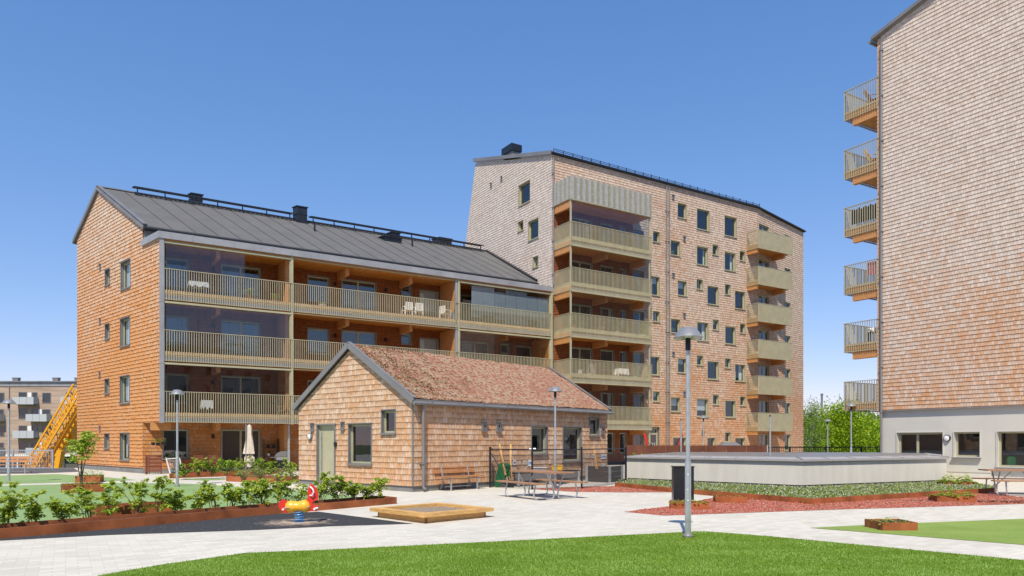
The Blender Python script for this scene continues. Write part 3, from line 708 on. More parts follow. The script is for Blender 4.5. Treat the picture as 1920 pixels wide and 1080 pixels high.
chimney(721, 753, 441, 6.6, dp=1.1); chimney(735, 750, 434, 7.4, dp=0.5)
for px, py, t in ((590, 430, 6.2), (773, 455, 6.3)):
    a = on_ridge(px, t); mb = MB(); mb.tube([RG(t, a, zf(t) - 0.05), RG(t, a, zf(t) + 0.45)], 0.06, 8); mb.build('roof_vent_pipe', M['dark'], rf)
# closing walls (rear and far end)
mb = MB(); a, b, c, d = RG(12.3, 0, 0), RG(12.3, 25.5, 0), RG(12.3, 25.5, 13.6), RG(12.3, 0, 13.6); mb.poly([a, b, c, d]); mb.build('rear_wall', M['sh_left'], bl)

# ---------------------------------------------------------------- tower
C0 = Vector((2.62, 46.8)); TF = Wall(C0, DB, NB)
K0 = C0 + DB * 20.3; TK = Wall(K0, (0.731, 0.682), (0.682, -0.731))
bt = thing('apartment_building', (C0.x, C0.y, 0), 'eight-storey apartment tower clad in silver-grey shingles with stacked corner balconies', 'building')
lh = [srt(TW.rect(*q)) for q in ((973.2, 343.5, 994.3, 381.5), (972, 415, 981.7, 432.5), (991, 412.5, 1010, 448), (999.7, 481, 1009.8, 500.5))]
hT = 20.35
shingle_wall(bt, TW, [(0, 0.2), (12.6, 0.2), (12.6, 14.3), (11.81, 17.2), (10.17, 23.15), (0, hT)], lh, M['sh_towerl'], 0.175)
for i, r in enumerate(lh): window(bt, TW, r, cover=(0.9, 0.9, 0.9, 0.4)[i], fr=0.06, trim='olive', hood=False)
for x, y in ((921.5, 347.5), (941, 335)): vent(bt, TW, x, y, 0.2)
A_ = lambda x, y: (1200 + x / 4.153, 340 + y / 4.153); B_ = lambda x, y: (1200 + x / 3.856, 580 + y / 3.856)
fw = []
for q in ((292, 175, 358, 285), (442, 222, 538, 377), (657, 278, 750, 428), (100, 393, 150, 472), (238, 466, 308, 575), (442, 513, 526, 650), (563, 498, 606, 572), (658, 558, 740, 694),
          (775, 546, 815, 618), (72, 742, 150, 885), (293, 778, 360, 888), (440, 765, 486, 840), (524, 820, 608, 958), (660, 804, 702, 880), (738, 858, 815, 992)):
    fw.append((A_(q[0], q[1]), A_(q[2], q[3])))
for q in ((93, 15, 140, 88), (223, 72, 287, 170), (412, 97, 491, 225), (525, 77, 567, 148), (615, 127, 688, 250), (722, 106, 758, 172), (70, 343, 138, 473), (273, 357, 334, 458), (410, 335, 453, 403),
          (487, 378, 566, 505), (613, 356, 653, 423), (685, 400, 758, 520), (93, 595, 140, 665), (222, 640, 288, 738), (410, 650, 491, 775), (525, 620, 567, 688), (615, 662, 688, 780), (722, 632, 758, 696),
          (238, 927, 332, 1010), (485, 928, 542, 1010), (613, 890, 653, 958), (687, 930, 757, 1010)):
    fw.append((B_(q[0], q[1]), B_(q[2], q[3])))
fh = [TF.rect(a[0], a[1], b[0], b[1]) for a, b in fw]
TD = [2.85, 5.8, 8.7, 11.6, 14.5]
bh = []
for lv in range(6):
    z = 0.1 if lv == 0 else TD[lv - 1]
    for (x0, x1, zl, zh, kd, ml) in ((1067, 1110, 0.06, 2.1, 'door', (0.5,)), (1126, 1151, 0.7, 2.1, 'window', None), (1162, 1174, 0.7, 2.1, 'window', None), (1188, 1206, 0.06, 2.1, 'door', None)):
        bh.append(((TF.s(x0), TF.s(x1), z + zl, z + zh), kd, ml))
DOOR = (TF.s(1216.5), TF.s(1235), 0.1, 2.62)
holes = fh + [b[0] for b in bh] + [DOOR]
shingle_wall(bt, TF, [(0, 0.2), (0.12, 0.2), (0.12, hT), (0, hT)], [], M['sh_tower'], 0.175)
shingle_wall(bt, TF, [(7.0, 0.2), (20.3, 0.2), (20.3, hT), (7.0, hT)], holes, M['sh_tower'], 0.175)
shingle_wall(bt, TF, [(0.12, 17.15), (7.0, 17.15), (7.0, hT), (0.12, hT)], [], M['sh_tower'], 0.175)
shingle_wall(bt, TF, [(0.12, 0.2), (7.0, 0.2), (7.0, 17.15), (0.12, 17.15)], holes, M['sh_log'], 0.175)  # behind the balconies: unweathered tone plus shade carried in the shingle colour
for i, r in enumerate(fh): window(bt, TF, r, fr=0.06, trim='olive', hood=False, cover=0.9 if i < 3 else None)
for r, kd, ml in bh: window(bt, TF, r, kd, mull=ml, hood=False, cover=rw.choice([0.2, 0.9, 0.9]), depth=0.09)
ed = window(bt, TF, DOOR, 'door', mull=None, hood=True, cover=0.9, fr=0.12, name='entrance_door')
mb = MB(); TF.box(mb, DOOR[0] + .1, DOOR[1] - .1, 2.1, 2.22, -0.18, -0.125); mb.build('transom', M['olive'], ed)
# house number on the entrance glass
tcu = bpy.data.curves.new('house_number', 'FONT'); tcu.body = '25'; tcu.size = 0.46; tcu.extrude = 0.004; tcu.align_x = 'CENTER'
to = bpy.data.objects.new('tmp', tcu); col.objects.link(to)
dg = bpy.context.evaluated_depsgraph_get(); me = bpy.data.meshes.new_from_object(to.evaluated_get(dg)); bpy.data.objects.remove(to)
ax = math.atan2(DB.y, DB.x); am = (DOOR[0] + DOOR[1]) / 2 + 0.05
for v in me.vertices:
    x, y, z = v.co; v.co = Vector(TF.P(am + x, 1.2 + y, -0.10 + z))
me.materials.clear(); me.materials.append(M['panel']); o = link_mesh('house_number', me, ed)
for x, y in ((255, 122), (343, 446), (257, 732), (343, 1045)):
    vent(bt, TF, *A_(x, y), 0.22)
for x, y in ((239, 322), (319, 609), (454, 892)):
    vent(bt, TF, *B_(x, y), 0.22)
downpipe(bt, TF, TF.s(1248.3), 0.0, 20.2, 0.1, 0.05); downpipe(bt, TF, TF.s(1253.2), 0.0, 20.2, 0.1, 0.05); downpipe(bt, TF, 0.05, 11.7, 20.2, 0.1, 0.05, foot=False)
# chamfered end
kb = [17.15, 14.3, 11.4, 8.55, 5.7, 2.8]
kh = []
for z in kb + [0.1]:
    kh.append((TK.s(1422.5), TK.s(1441), z + 0.05, z + 2.1)); kh.append((TK.s(1470.5), TK.s(1481.5), z + 0.75, z + 2.1))
shingle_wall(bt, TK, [(0, 0.2), (8.2, 0.2), (8.2, hT), (0, hT)], kh, M['sh_tower'], 0.175)
for i, r in enumerate(kh): window(bt, TK, r, 'door' if i % 2 == 0 else 'window', mull=(0.5,) if i % 2 == 0 else None, hood=False, trim='olive', cover=0.9, depth=0.09)
E0 = K0 + Vector((0.731, 0.682)) * 8.2 / Vector((0.731, 0.682)).length
B0 = C0 + DA * 12.6; B1 = E0 + DA * 8
mb = MB()
for a, b in ((E0, B1), (B1, B0)): mb.poly([(a.x, a.y, 0), (b.x, b.y, 0), (b.x, b.y, 14.2), (a.x, a.y, 19.8 if a is E0 else 14.2)])
mb.build('rear_wall', M['sh_tower'], bt)
# tower roof, rising from the front eave
mb = MB(); rp = lambda a, m_: C0 + DB * a + DA * m_
rise = (23.2 - hT) / 10.17
top = []
for a, m_ in ((-0.1, -0.1), (20.35, -0.1)): p = rp(a, m_); top.append((p.x, p.y, hT + 0.25 + m_ * rise))
e = TK.P(8.3, 0, 0.1); top.append((e[0], e[1], hT - 0.05))
p = rp(27, 10.4); top.append((p.x, p.y, hT + 0.25 + 10.4 * rise)); p = rp(-0.1, 10.3); top.append((p.x, p.y, hT + 0.25 + 10.4 * rise))
bot = [(x, y, z - 0.22) for x, y, z in top]
mb.poly(top); mb.poly(list(reversed(bot)))
for i in range(5): j = (i + 1) % 5; mb.poly([bot[i], bot[j], top[j], top[i]])
tr = mb.build('roof', M['dark'], bt)
mb = MB(); mb.bar((top[0][0] - 0.04, top[0][1], top[0][2] - 0.08), (top[4][0] - 0.04, top[4][1], top[4][2] - 0.08), 0.08, 0.24); mb.build('verge_trim', M['metal'], tr)
mb = MB(); q0, q1, q2 = Vector(top[0]), Vector(top[1]), Vector(top[2]); dn = Vector((0.03, -0.06, -0.12))
mb.tube([q0 + dn, q1 + dn, q2 + dn], 0.07, 8)
for z in (0.12, 0.22): mb.tube([q0 + Vector((0.2, 0.2, z)), q1 + Vector((0.1, 0.3, z))], 0.018, 5)
n = 26
for i in range(n + 1): p = q0.lerp(q1, i / n) + Vector((0.15, 0.25, 0)); mb.bar(p, p + Vector((0, 0, 0.28)), 0.05)
mb.build('eave_rail', M['dark'], tr)
p = C0 + DA * 8.0
mb = MB(); c = lambda a, m_: tuple(C0 + DB * a + DA * m_)
mb.prism([c(0.5, 5.7), c(1.2, 5.7), c(1.2, 6.9), c(0.5, 6.9)], 21.5, 22.75, 1)
mb.prism([c(0.4, 5.6), c(1.3, 5.6), c(1.3, 7.0), c(0.4, 7.0)], 22.75, 23.25, 0); mb.build('chimney', [M['dark'], M['metal']], tr)
# corner balconies of the tower
ca0, ca1, co = 0.12, 7.0, 1.9
SL = Wall(TF.P(ca0, 0, 0)[:2], NB, -DB)       # left side, s grows outwards
SR = Wall(TF.P(ca1, 0, 0)[:2], NB, DB)
for li, dk in enumerate(TD):
    cl = (TD[li + 1] if li < 4 else 17.35) - 0.4
    plan = [TF.P(ca0, 0, co - 0.07)[:2], TF.P(ca1, 0, co - 0.07)[:2], TF.P(ca1, 0, 0.02)[:2], TF.P(ca0, 0, 0.02)[:2]]
    bal = polybox(bt, 'balcony', plan, dk - 0.12, dk, M['wood_f'])
    polybox(bal, 'soffit', plan, dk - 0.36, dk - 0.125, M['wood'])
    mb = slats(TF, ca0, ca1, dk - 0.4, dk + 1.05, co, 0.11, 0.026)
    slats(SL, 0.02, co, dk - 0.4, dk + 1.05, 0.0, 0.11, 0.026, mb=mb); slats(SR, 0.02, co, dk - 0.4, dk + 1.05, 0.0, 0.11, 0.026, mb=mb)
    TF.box(mb, ca0, ca1, dk - 0.12, dk + 0.16, co - 0.04, co - 0.022); SL.box(mb, 0.02, co - 0.05, dk - 0.12, dk + 0.16, -0.04, -0.022)
    mb.build('railing', M['olive_s'], bal)
    mb = MB(); TF.box(mb, ca0 + 0.05, ca1 - 0.05, dk - 0.36, dk - 0.2, co - 0.065, co - 0.045); mb.build('edge_flashing', M['metal_l'], bal)
    for a, l in ((ca0 + 0.03, 1.7), (3.3, 1.45), (ca1 - 0.35, 1.45)):
        mb = MB(); TF.box(mb, a, a + 0.2, dk - 0.78, dk - 0.365, 0.03, l); mb.build('beam', M['wood_b'], bal)
    mb = MB(); TF.box(mb, ca0, ca1, dk - 0.47, dk - 0.405, co - 0.07, co + 0.05); mb.build('edge_trim', M['olive'], bal)
    if li != 1:
        mb = MB(); n = 9; wd = (ca1 - ca0 - 0.2) / n
        for k in range(n - (2 if li == 2 else 0)):
            x0 = ca0 + 0.1 + k * wd; mb.poly([TF.P(x0 + .006, dk + 0.05, co - 0.1), TF.P(x0 + wd - .006, dk + 0.05, co - 0.1), TF.P(x0 + wd - .006, cl - 0.05, co - 0.1), TF.P(x0 + .006, cl - 0.05, co - 0.1)])
        mb.poly([SR.P(0.1, dk + 0.05, -0.1), SR.P(co - 0.15, dk + 0.05, -0.1), SR.P(co - 0.15, cl - 0.05, -0.1), SR.P(0.1, cl - 0.05, -0.1)])
        mb.build('glass_panels', M['glass2'], bal)
for a in (ca0 + 0.05, ca1 - 0.1):
    mb = MB(); TF.box(mb, a - 0.045, a + 0.045, 0.0, 17.0, co - 0.14, co - 0.05); mb.build('post', M['olive'], bt)
# clad box over the top balcony
mb = MB(); mb.prism([TF.P(ca0, 0, co)[:2], TF.P(ca1, 0, co)[:2], TF.P(ca1, 0, 0.02)[:2], TF.P(ca0, 0, 0.02)[:2]], 17.0, 18.42)
rr = random.Random(8)
for W_, l in ((TF, ca1), (SL, co)):
    x = (ca0 if W_ is TF else 0.05)
    while x < l - 0.1:
        wd = 0.27; o0 = co if W_ is TF else 0.0
        W_.box(mb, x, x + 0.22, 17.0, 18.45, o0 + 0.004, o0 + 0.05)
        for q in range(3): W_.box(mb, x + 0.26 + q * 0.06, x + 0.29 + q * 0.06, 17.0, 18.47, o0 + 0.004, o0 + 0.04, 1)
        x += 0.46
TF.box(mb, ca0 - 0.02, ca1 + 0.02, 16.93, 17.0, co - 0.1, co + 0.06, 1)
mb.build('balcony_parapet', [mat('parapet_sheet', (0.36, 0.355, 0.33), 0.5), mat('parapet_slat', (0.33, 0.315, 0.235), 0.5)], bt)
polybox(bt, 'ceiling', [TF.P(ca0, 0, co - .05)[:2], TF.P(ca1, 0, co - .05)[:2], TF.P(ca1, 0, 0.03)[:2], TF.P(ca0, 0, 0.03)[:2]], 16.94, 16.99, M['wood'])
mb = MB(); TF.box(mb, ca0 + .03, ca0 + .23, 16.5, 16.93, 0.03, 1.75); mb.build('beam', M['wood_b'], bt)
# wedge balconies on the chamfer
WW = C0 + DB * 19.04; F2 = WW + NB * 1.12; F3 = F2 + DB * 4.12
BF = Wall(F2, DB, NB); BS = Wall(WW, NB, -DB)
bk = TK.P(2.9, 0, 0.02)
for dk in kb:
    plan = [tuple(F2), tuple(F3), bk[:2], TK.P(0.02, 0, 0.02)[:2], tuple(WW + NB * 0.03)]
    bal = polybox(bt, 'balcony', plan, dk - 0.1, dk, M['wood_f']); polybox(bal, 'soffit', plan, dk - 0.3, dk - 0.105, M['wood'])
    mb = slats(BF, 0.0, 4.12, dk - 0.38, dk + 1.05, 0.02, 0.062, 0.036); slats(BS, 0.03, 1.12, dk - 0.38, dk + 1.05, 0.02, 0.105, mb=mb)
    for x in (0.0, 1.0, 2.0, 3.0): BF.box(mb, x + 0.01, x + 0.97, dk - 0.3, dk + 0.95, -0.03, -0.01)
    mb.build('railing', M['olive_s'], bal)
    mb = MB(); BS.box(mb, 0.03, 1.0, dk - 0.68, dk - 0.305, -0.2, -0.02); mb.build('beam', M['wood_b'], bal)
    mb = MB(); q = Vector(bk[:2]) - Vector(tuple(F3)); e = Wall(F3 - DB * 0.75, -NB, DB); e.box(mb, 0.1, 1.35, dk - 0.68, dk - 0.305, -0.1, 0.1); mb.build('beam', M['wood_b'], bal)

# ---------------------------------------------------------------- right apartment building
R0 = Vector((17.97, 34.9)); RW = Wall(R0, (0.510, -0.860), (-0.860, -0.510))
br_ = thing('apartment_building', (R0.x, R0.y, 0), 'tall shingled apartment block with grey rendered ground floor and one column of balconies', 'building')
rz_ = lambda q: 21.35 + 0.25 * q
shingle_wall(br_, RW, [(0.05, 3.09), (14, 3.09), (14, rz_(14)), (0.05, rz_(0))], [], M['sh_right'])
rhl = []
a0, a1 = RW.s(1680), RW.s(1766); zt = RW.z(1720, 811)
rhl.append((a0, a1, 0.1, zt)); rhl.append((RW.s(1787), RW.s(1835.5), RW.z(1810, 856.5), zt)); rhl.append((RW.s(1868), RW.s(1868) + 3.0, RW.z(1890, 875.5), zt))
mbw = shingle_wall(br_, RW.off(-0.09), [(-0.03, 0.25), (14, 0.25), (14, 3.06), (-0.03, 3.06)], rhl, M['render'], plain=True, name='ground_floor_wall')
W2 = RW.off(-0.09)
dr = window(br_, W2, rhl[0], 'door', depth=0.16, mull=(0.42,), cover=0.9, hood=False, fr=0.09, trim='render'); window(br_, W2, rhl[1], depth=0.16, cover=0.9, hood=False, trim='render'); wbig = window(br_, W2, rhl[2], depth=0.16, cover=0.9, hood=False, mull=(0.62,), trim='render')
for r in rhl[1:]:
    mb = MB(); W2.box(mb, r[0] - 0.07, r[1] + 0.07, r[2] - 0.08, r[2] - 0.03, 0.04, 0.14); mb.build('window_ledge', M['metal'], br_)
mb = MB(); W2.box(mb, -0.02, 14, 0.0, 0.25, -0.2, -0.02); mb.build('plinth', M['conc'], br_)
mb = MB(); RW.box(mb, 0.0, 14, 3.06, 3.1, -0.1, 0.06); mb.build('drip_flashing', M['metal'], br_)
mb = MB(); q = R0 + Vector((0.86, 0.51)) * 16
mb.poly([(R0.x, R0.y, 0), (q.x, q.y, 0), (q.x, q.y, 21), (R0.x, R0.y, 21.3)]); mb.build('rear_wall', M['sh_right'], br_)
mb = MB(); RW.box(mb, -0.12, 0.05, 3.09, 21.3, -0.2, -0.01)
for k in range(98): RW.box(mb, -0.15, 0.04, 3.1 + k * 0.185, 3.1 + k * 0.185 + 0.14, -0.2, -0.004)
mb.build('corner_boards', M['sh_right'], br_)
downpipe(br_, RW, 0.12, 0.0, 21.0, 0.09, 0.055)
mb = MB(); p0 = Vector(RW.P(-0.35, rz_(-0.35) + 0.05, 0.22)); p1 = Vector(RW.P(14, rz_(14) + 0.05, 0.22)); bk_ = Vector((0.86, 0.51, 0)) * 16
mb.hexa([p0, p1, p1 + bk_, p0 + bk_], [v + Vector((0, 0, 0.16)) for v in (p0, p1, p1 + bk_, p0 + bk_)]); rr_ = mb.build('roof', M['metal'], br_)
mb = MB(); mb.tube([Vector(RW.P(-0.42, rz_(-0.3) - 0.02, 0.2)), Vector(RW.P(-0.42, rz_(-0.3) - 0.02, -3))], 0.08, 8); mb.build('gutter', M['metal'], rr_)
mb = MB(); a = RW.s(1774.8); z = RW.z(1774.8, 821.5); cN = Vector(W2.P(a, z, 0)); nn = Vector((W2.n.x, W2.n.y, 0)); tt = Vector((W2.d.x, W2.d.y, 0))
def disc(mb, c, nrm, t, r0, r1, o0, o1, m=0, n=20, half=None):
    for k in range(n):
        t0 = 2 * math.pi * k / n; t1 = 2 * math.pi * (k + 1) / n
        if half == 'low' and math.sin((t0 + t1) / 2) > 0: continue
        P_ = lambda r, th, o: c + nrm * o + t * (r * math.cos(th)) + Vector((0, 0, r * math.sin(th)))
        mb.poly([P_(r0, t0, o0), P_(r0, t1, o0), P_(r1, t1, o1), P_(r1, t0, o1)], m)
disc(mb, cN, nn, tt, 0.15, 0.15, 0.0, 0.09); disc(mb, cN, nn, tt, 0.15, 0.125, 0.09, 0.11); wl = mb.build('wall_lamp', M['dark'], br_)
mb = MB(); disc(mb, cN, nn, tt, 0.125, 0.0, 0.10, 0.135); mb.build('lamp_glass', M['white'], wl)
RA = [16.45 - 0.0 + 1.95, 15.4, 12.45, 9.5, 6.55, 3.58]
outd = Vector((-0.51, 0.86)); inn = Vector((0.86, 0.51))
RS = Wall(R0 + inn * 0.02, outd, (-0.86, -0.51)); RFr = Wall(R0 + outd * 1.9, inn, outd)
LB = thing  # noqa
for i, dk in enumerate(RA):
    plan = [tuple(R0 + inn * 0.05 + outd * 0.03), tuple(R0 + inn * 0.05 + outd * 1.87), tuple(R0 + inn * 4.5 + outd * 1.87), tuple(R0 + inn * 4.5 + outd * 0.03)]
    plan.reverse()
    bal = polybox(br_, 'balcony', plan, dk - 0.12, dk, M['wood_f']); polybox(bal, 'soffit', plan, dk - 0.32, dk - 0.125, M['wood_b'])
    mb = slats(RS, 0.05, 1.9, dk - 0.42, dk + 1.05, 0.0, 0.12); slats(RFr, 0.0, 4.5, dk - 0.42, dk + 1.05, 0.0, 0.12, mb=mb); mb.build('railing', M['olive_s'], bal)
    if i < 5:
        mb = MB(); RS.box(mb, 0.05, 1.5, dk - 0.78, dk - 0.325, -0.28, -0.05); mb.build('beam', M['wood_b'], bal)

# ---------------------------------------------------------------- neighbour across the yard, seen only as reflections in the glass
nb = thing('apartment_building', (0, -36, 0), 'shingled apartment building across the yard, reflected in the glazed balconies', 'building')
NW = Wall((112, -34), (-1, 0), (0, 1)); nh = []
for fl in range(5):
    for k in range(32): nh.append((3 + k * 4.4, 4.4 + k * 4.4, 1.0 + fl * 2.95, 2.3 + fl * 2.95))
shingle_wall(nb, NW, [(0, 0), (148, 0), (148, 15.5), (0, 15.5)], nh, M['sh_right'], course=0.74)
mb = MB()
for r in nh: NW.box(mb, r[0], r[1], r[2], r[3], -0.4, -0.1)
mb.build('window_band', M['inside'], nb)
mb = MB(); mb.hexa([(-36.5, -48, 15.5), (112.5, -48, 15.5), (112.5, -33.6, 15.5), (-36.5, -33.6, 15.5)], [(-36.5, -42, 18.6), (112.5, -42, 18.6), (112.5, -40.5, 18.6), (-36.5, -40.5, 18.6)]); mb.build('roof', M['roof'], nb)

# ---------------------------------------------------------------- small garden house
H0 = Vector((-3.14, 22.6)); HG = Wall(H0, (-0.757, 0.654), (-0.654, -0.757)); HL = Wall(H0, (0.664, 0.748), (0.748, -0.664))
bh_ = thing('garden_house', (H0.x, H0.y, 0), 'single-storey shingled garden house with red sedum roof behind the sandbox', 'house')
GA = 6.4; HLn = 10.9; RZ = 4.93
gholes = [srt(HG.rect(596.5, 797, 628.5, 903)), srt(HG.rect(655, 796, 697, 869)), srt(HG.rect(717, 770.5, 741.5, 811.5))]
gholes[0] = (gholes[0][0], gholes[0][1], 0.1, gholes[0][3])
shingle_wall(bh_, HG, [(0, 0.185), (GA, 0.185), (GA, 3.0), (GA / 2, RZ - 0.1), (0, 3.0)], gholes, M['sh_house'], lip=0.014)
lholes = [HL.rect(996, 801, 1025, 850), HL.rect(1055, 802, 1088.5, 864), HL.rect(1105, 785, 1122, 816)]
shingle_wall(bh_, HL, [(0, 0.185), (HLn, 0.185), (HLn, 3.08), (0, 3.08)], lholes, M['sh_house'], lip=0.012)
for r in gholes[1:]: window(bh_, HG, r, cover=0.9, depth=0.085, fr=0.06)
for r in lholes: window(bh_, HL, r, cover=0.9, depth=0.085, fr=0.06)
a0, a1, z0, z1 = gholes[0]
mb = MB(); HG.box(mb, a0 + 0.06, a1 - 0.06, 0.12, z1 - 0.06, -0.12, -0.07); d_ = mb.build('door', M['olive'], bh_)
mb = MB()
for (b0, b1, c0, c1) in ((a0 - .04, a0, z0, z1), (a1, a1 + .04, z0, z1), (a0 - 0.06, a1 + 0.06, z1, z1 + 0.05)): HG.box(mb, b0, b1, c0, c1, -0.14, 0.06)
mb.build('door_frame', M['metal'], d_)
mb = MB(); HG.box(mb, a0 + .001, a0 + .06, z0, z1 - .001, -0.14, -0.05); HG.box(mb, a1 - .06, a1 - .001, z0, z1 - .001, -0.14, -0.05); HG.box(mb, a0 + .06, a1 - .06, z1 - .06, z1 - .001, -0.14, -0.05); mb.build('door_frame', M['olive'], d_)
mb = MB(); HG.box(mb, a1 - 0.17, a1 - 0.13, 0.35, 1.95, -0.04, 0.0)
for z in (0.5, 1.8): HG.box(mb, a1 - 0.165, a1 - 0.135, z, z + 0.04, -0.07, -0.04)
mb.build('handle', M['galv'], d_)
for x, y in ((586.5, 800.5), (643.5, 798.5)): vent(bh_, HG, x, y, 0.2)
for x, y in ((907, 799), (934, 799.5), (1129, 805.5)): vent(bh_, HL, x, y, 0.24)
a = HG.s(583); z = HG.z(583, 818.5); cN = Vector(HG.P(a, z, 0)); nn = Vector((HG.n.x, HG.n.y, 0)); tt = Vector((HG.d.x, HG.d.y, 0))
mb = MB(); disc(mb, cN, nn, tt, 0.13, 0.13, 0.0, 0.08); disc(mb, cN, nn, tt, 0.13, 0.11, 0.08, 0.1); wl = mb.build('wall_lamp', M['metal'], bh_)
mb = MB(); disc(mb, cN, nn, tt, 0.11, 0.0, 0.09, 0.13); mb.build('lamp_glass', M['white'], wl)
mb = MB(); a = HG.s(631); HG.box(mb, a - 0.05, a + 0.05, 1.45, 1.58, 0.02, 0.09); mb.build('key_box', M['dark'], bh_)
mb = MB(); HG.box(mb, 0.03, GA, 0, 0.185, -0.2, -0.03); HL.box(mb, 0.03, HLn, 0, 0.185, -0.2, -0.03); mb.build('plinth', M['conc_d'], bh_)
mb = MB(); HG.box(mb, -0.02, 0.02, 0.19, 3.0, -0.02, 0.028); mb.build('corner_bead', M['conc_d'], bh_)
def HP(g, l, z): p = H0 + HG.d * g + HL.d * l; return (p.x, p.y, z)
sl = (RZ - 2.98) / (GA / 2); hz_ = lambda g: RZ - abs(g - GA / 2) * sl
mb = MB()
for g0, g1 in ((-0.12, GA / 2), (GA + 0.12, GA / 2)):
    a = [HP(g0, -0.10, hz_(g0)), HP(g0, HLn + 0.12, hz_(g0)), HP(g1, HLn + 0.12, hz_(g1)), HP(g1, -0.10, hz_(g1))]
    mb.hexa([(x, y, z - 0.12) for x, y, z in a], a)
hr = mb.build('roof', M['dark'], bh_)
# sedum mat, gently uneven
mb = MB(); ng, nl = 40, 110; rr = random.Random(2)
def sp(g, l):
    x, y, z = HP(g, l, hz_(g)); return (x, y, z + 0.05 + 0.035 * mnoise.noise(Vector((x * 2.1, y * 2.1, 0))) + 0.02 * mnoise.noise(Vector((x * 7, y * 7, 2))))
for i in range(ng):
    for j in range(nl):
        g = lambda k: -0.10 + (GA / 2 + 0.10) * k / ng
        l = lambda k: -0.06 + (HLn + 0.13) * k / nl
        mb.poly([sp(g(i), l(j)), sp(g(i), l(j + 1)), sp(g(i + 1), l(j + 1)), sp(g(i + 1), l(j))])
mb.poly([HP(GA / 2, -0.1, RZ + .04), HP(GA / 2, HLn + .1, RZ + .04), HP(GA + .36, HLn + .1, hz_(GA + .36) + .04), HP(GA + .36, -.1, hz_(GA + .36) + .04)])
mb.build('sedum_mat', M['sedum'], hr, smooth=True)
mb = MB()
for l in (-0.13, HLn + 0.12):
    mb = MB()
    for g0, g1 in ((-0.16, GA / 2), (GA + 0.16, GA / 2)):
        p, q = Vector(HP(g0, l, hz_(g0) - 0.02)), Vector(HP(g1, l, hz_(g1) - 0.02)); mb.bar(p, q, 0.05, 0.16)
        p2, q2 = Vector(HP(g0, l + (0.06 if l < 0 else -0.06), hz_(g0) + 0.10)), Vector(HP(g1, l + (0.06 if l < 0 else -0.06), hz_(g1) + 0.10)); mb.bar(p2, q2, 0.13, 0.035)
    mb.build('verge_trim', M['metal'], hr)
mb = MB(); zz = hz_(-0.12) - 0.09
for g_ in (-0.19, GA + 0.19): mb.tube([HP(g_, -0.13, zz), HP(g_, HLn + 0.17, zz)], 0.06, 10)
mb.bar(HP(-0.12, -0.09, zz + 0.075), HP(-0.12, HLn + 0.11, zz + 0.075), 0.03, 0.1)
for i in range(9): mb.bar(HP(-0.19, 0.6 + i * 1.2, zz + 0.065), HP(-0.19, 0.64 + i * 1.2, zz + 0.065), 0.14, 0.015)
mb.build('gutter', M['metal'], hr, smooth=True)
dp = downpipe(bh_, HL, 0.33, 0.08, 2.9, 0.13, 0.05)
mb = MB(); mb.tube([HL.P(0.33, 2.7, 0.13), HL.P(0.33, 2.85, 0.16), HL.P(0.33, zz, 0.19)], 0.05, 8); mb.build('downpipe', M['metal'], bh_, smooth=True)
mb = MB(); a, b, c, d = HP(GA, 0, 0), HP(GA, HLn, 0), HP(GA, HLn, 3), HP(GA, 0, 3); mb.poly([a, b, c, d])
a, b, c, d = HP(0, HLn, 0), HP(GA, HLn, 0), HP(GA, HLn, 3), HP(0, HLn, 3); mb.poly([a, b, c, HP(GA / 2, HLn, RZ - 0.1), d]); mb.build('rear_wall', M['sh_house'], bh_)

# ---------------------------------------------------------------- low concrete building
LA, LB_, LC, LD, LE = (4.65, 29.0), (9.75, 24.1), (16.75, 27.55), (21.0, 35.5), (8.5, 37.5)
lo = thing('concrete_outbuilding', (LB_[0], LB_[1], 0), 'low pale concrete outbuilding with a grey metal edge cap behind the flower bed', 'outbuilding')
LP = [LA, LB_, LC, LD, LE]
def offs(P, d):
    c = Vector((sum(p[0] for p in P) / len(P), sum(p[1] for p in P) / len(P))); n = len(P); out = []
    for i in range(n):
        a, b, e = Vector(P[i - 1]), Vector(P[i]), Vector(P[(i + 1) % n])
        n1 = Vector(((b - a).y, -(b - a).x)).normalized(); n2 = Vector(((e - b).y, -(e - b).x)).normalized()
        if n1.dot(b - c) < 0: n1 = -n1
        if n2.dot(b - c) < 0: n2 = -n2
        h = (n1 + n2).normalized(); out.append(tuple(b + h * d / max(0.3, h.dot(n1))))
    return out
mb = MB(); mb.prism(LP, 0.13, 0.95); mb.build('wall', M['conc'], lo)
mb = MB(); mb.prism(offs(LP, -0.03), 0.0, 0.13); mb.build('plinth', M['conc_d'], lo)
o1 = offs(LP, 0.09); i1 = offs(LP, -0.55)
mb = MB(); n = 5
for i in range(n):
    j = (i + 1) % n
    mb.poly([(*o1[i], 0.93), (*o1[j], 0.93), (*o1[j], 1.0), (*o1[i], 1.0)])
    mb.poly([(*o1[i], 1.0), (*o1[j], 1.0), (*i1[j], 1.06), (*i1[i], 1.06)])
mb.poly([(*p, 0.93) for p in o1])
for i in range(n):
    a, b, c_, d_ = Vector((*o1[i], 1.007)), Vector((*o1[(i + 1) % n], 1.007)), Vector((*i1[(i + 1) % n], 1.067)), Vector((*i1[i], 1.067))
    k = max(2, int((b - a).length / 1.15))
    for q in range(k + 1): mb.bar(a.lerp(b, q / k), d_.lerp(c_, q / k), 0.03, 0.025)
cp_ = mb.build('edge_cap', mat('cap_sheet', (0.34, 0.33, 0.33), 0.5, 0, 0.08), lo)
mb = MB(); mb.prism(i1, 1.0, 1.064); mb.build('roof', M['metal'], lo)

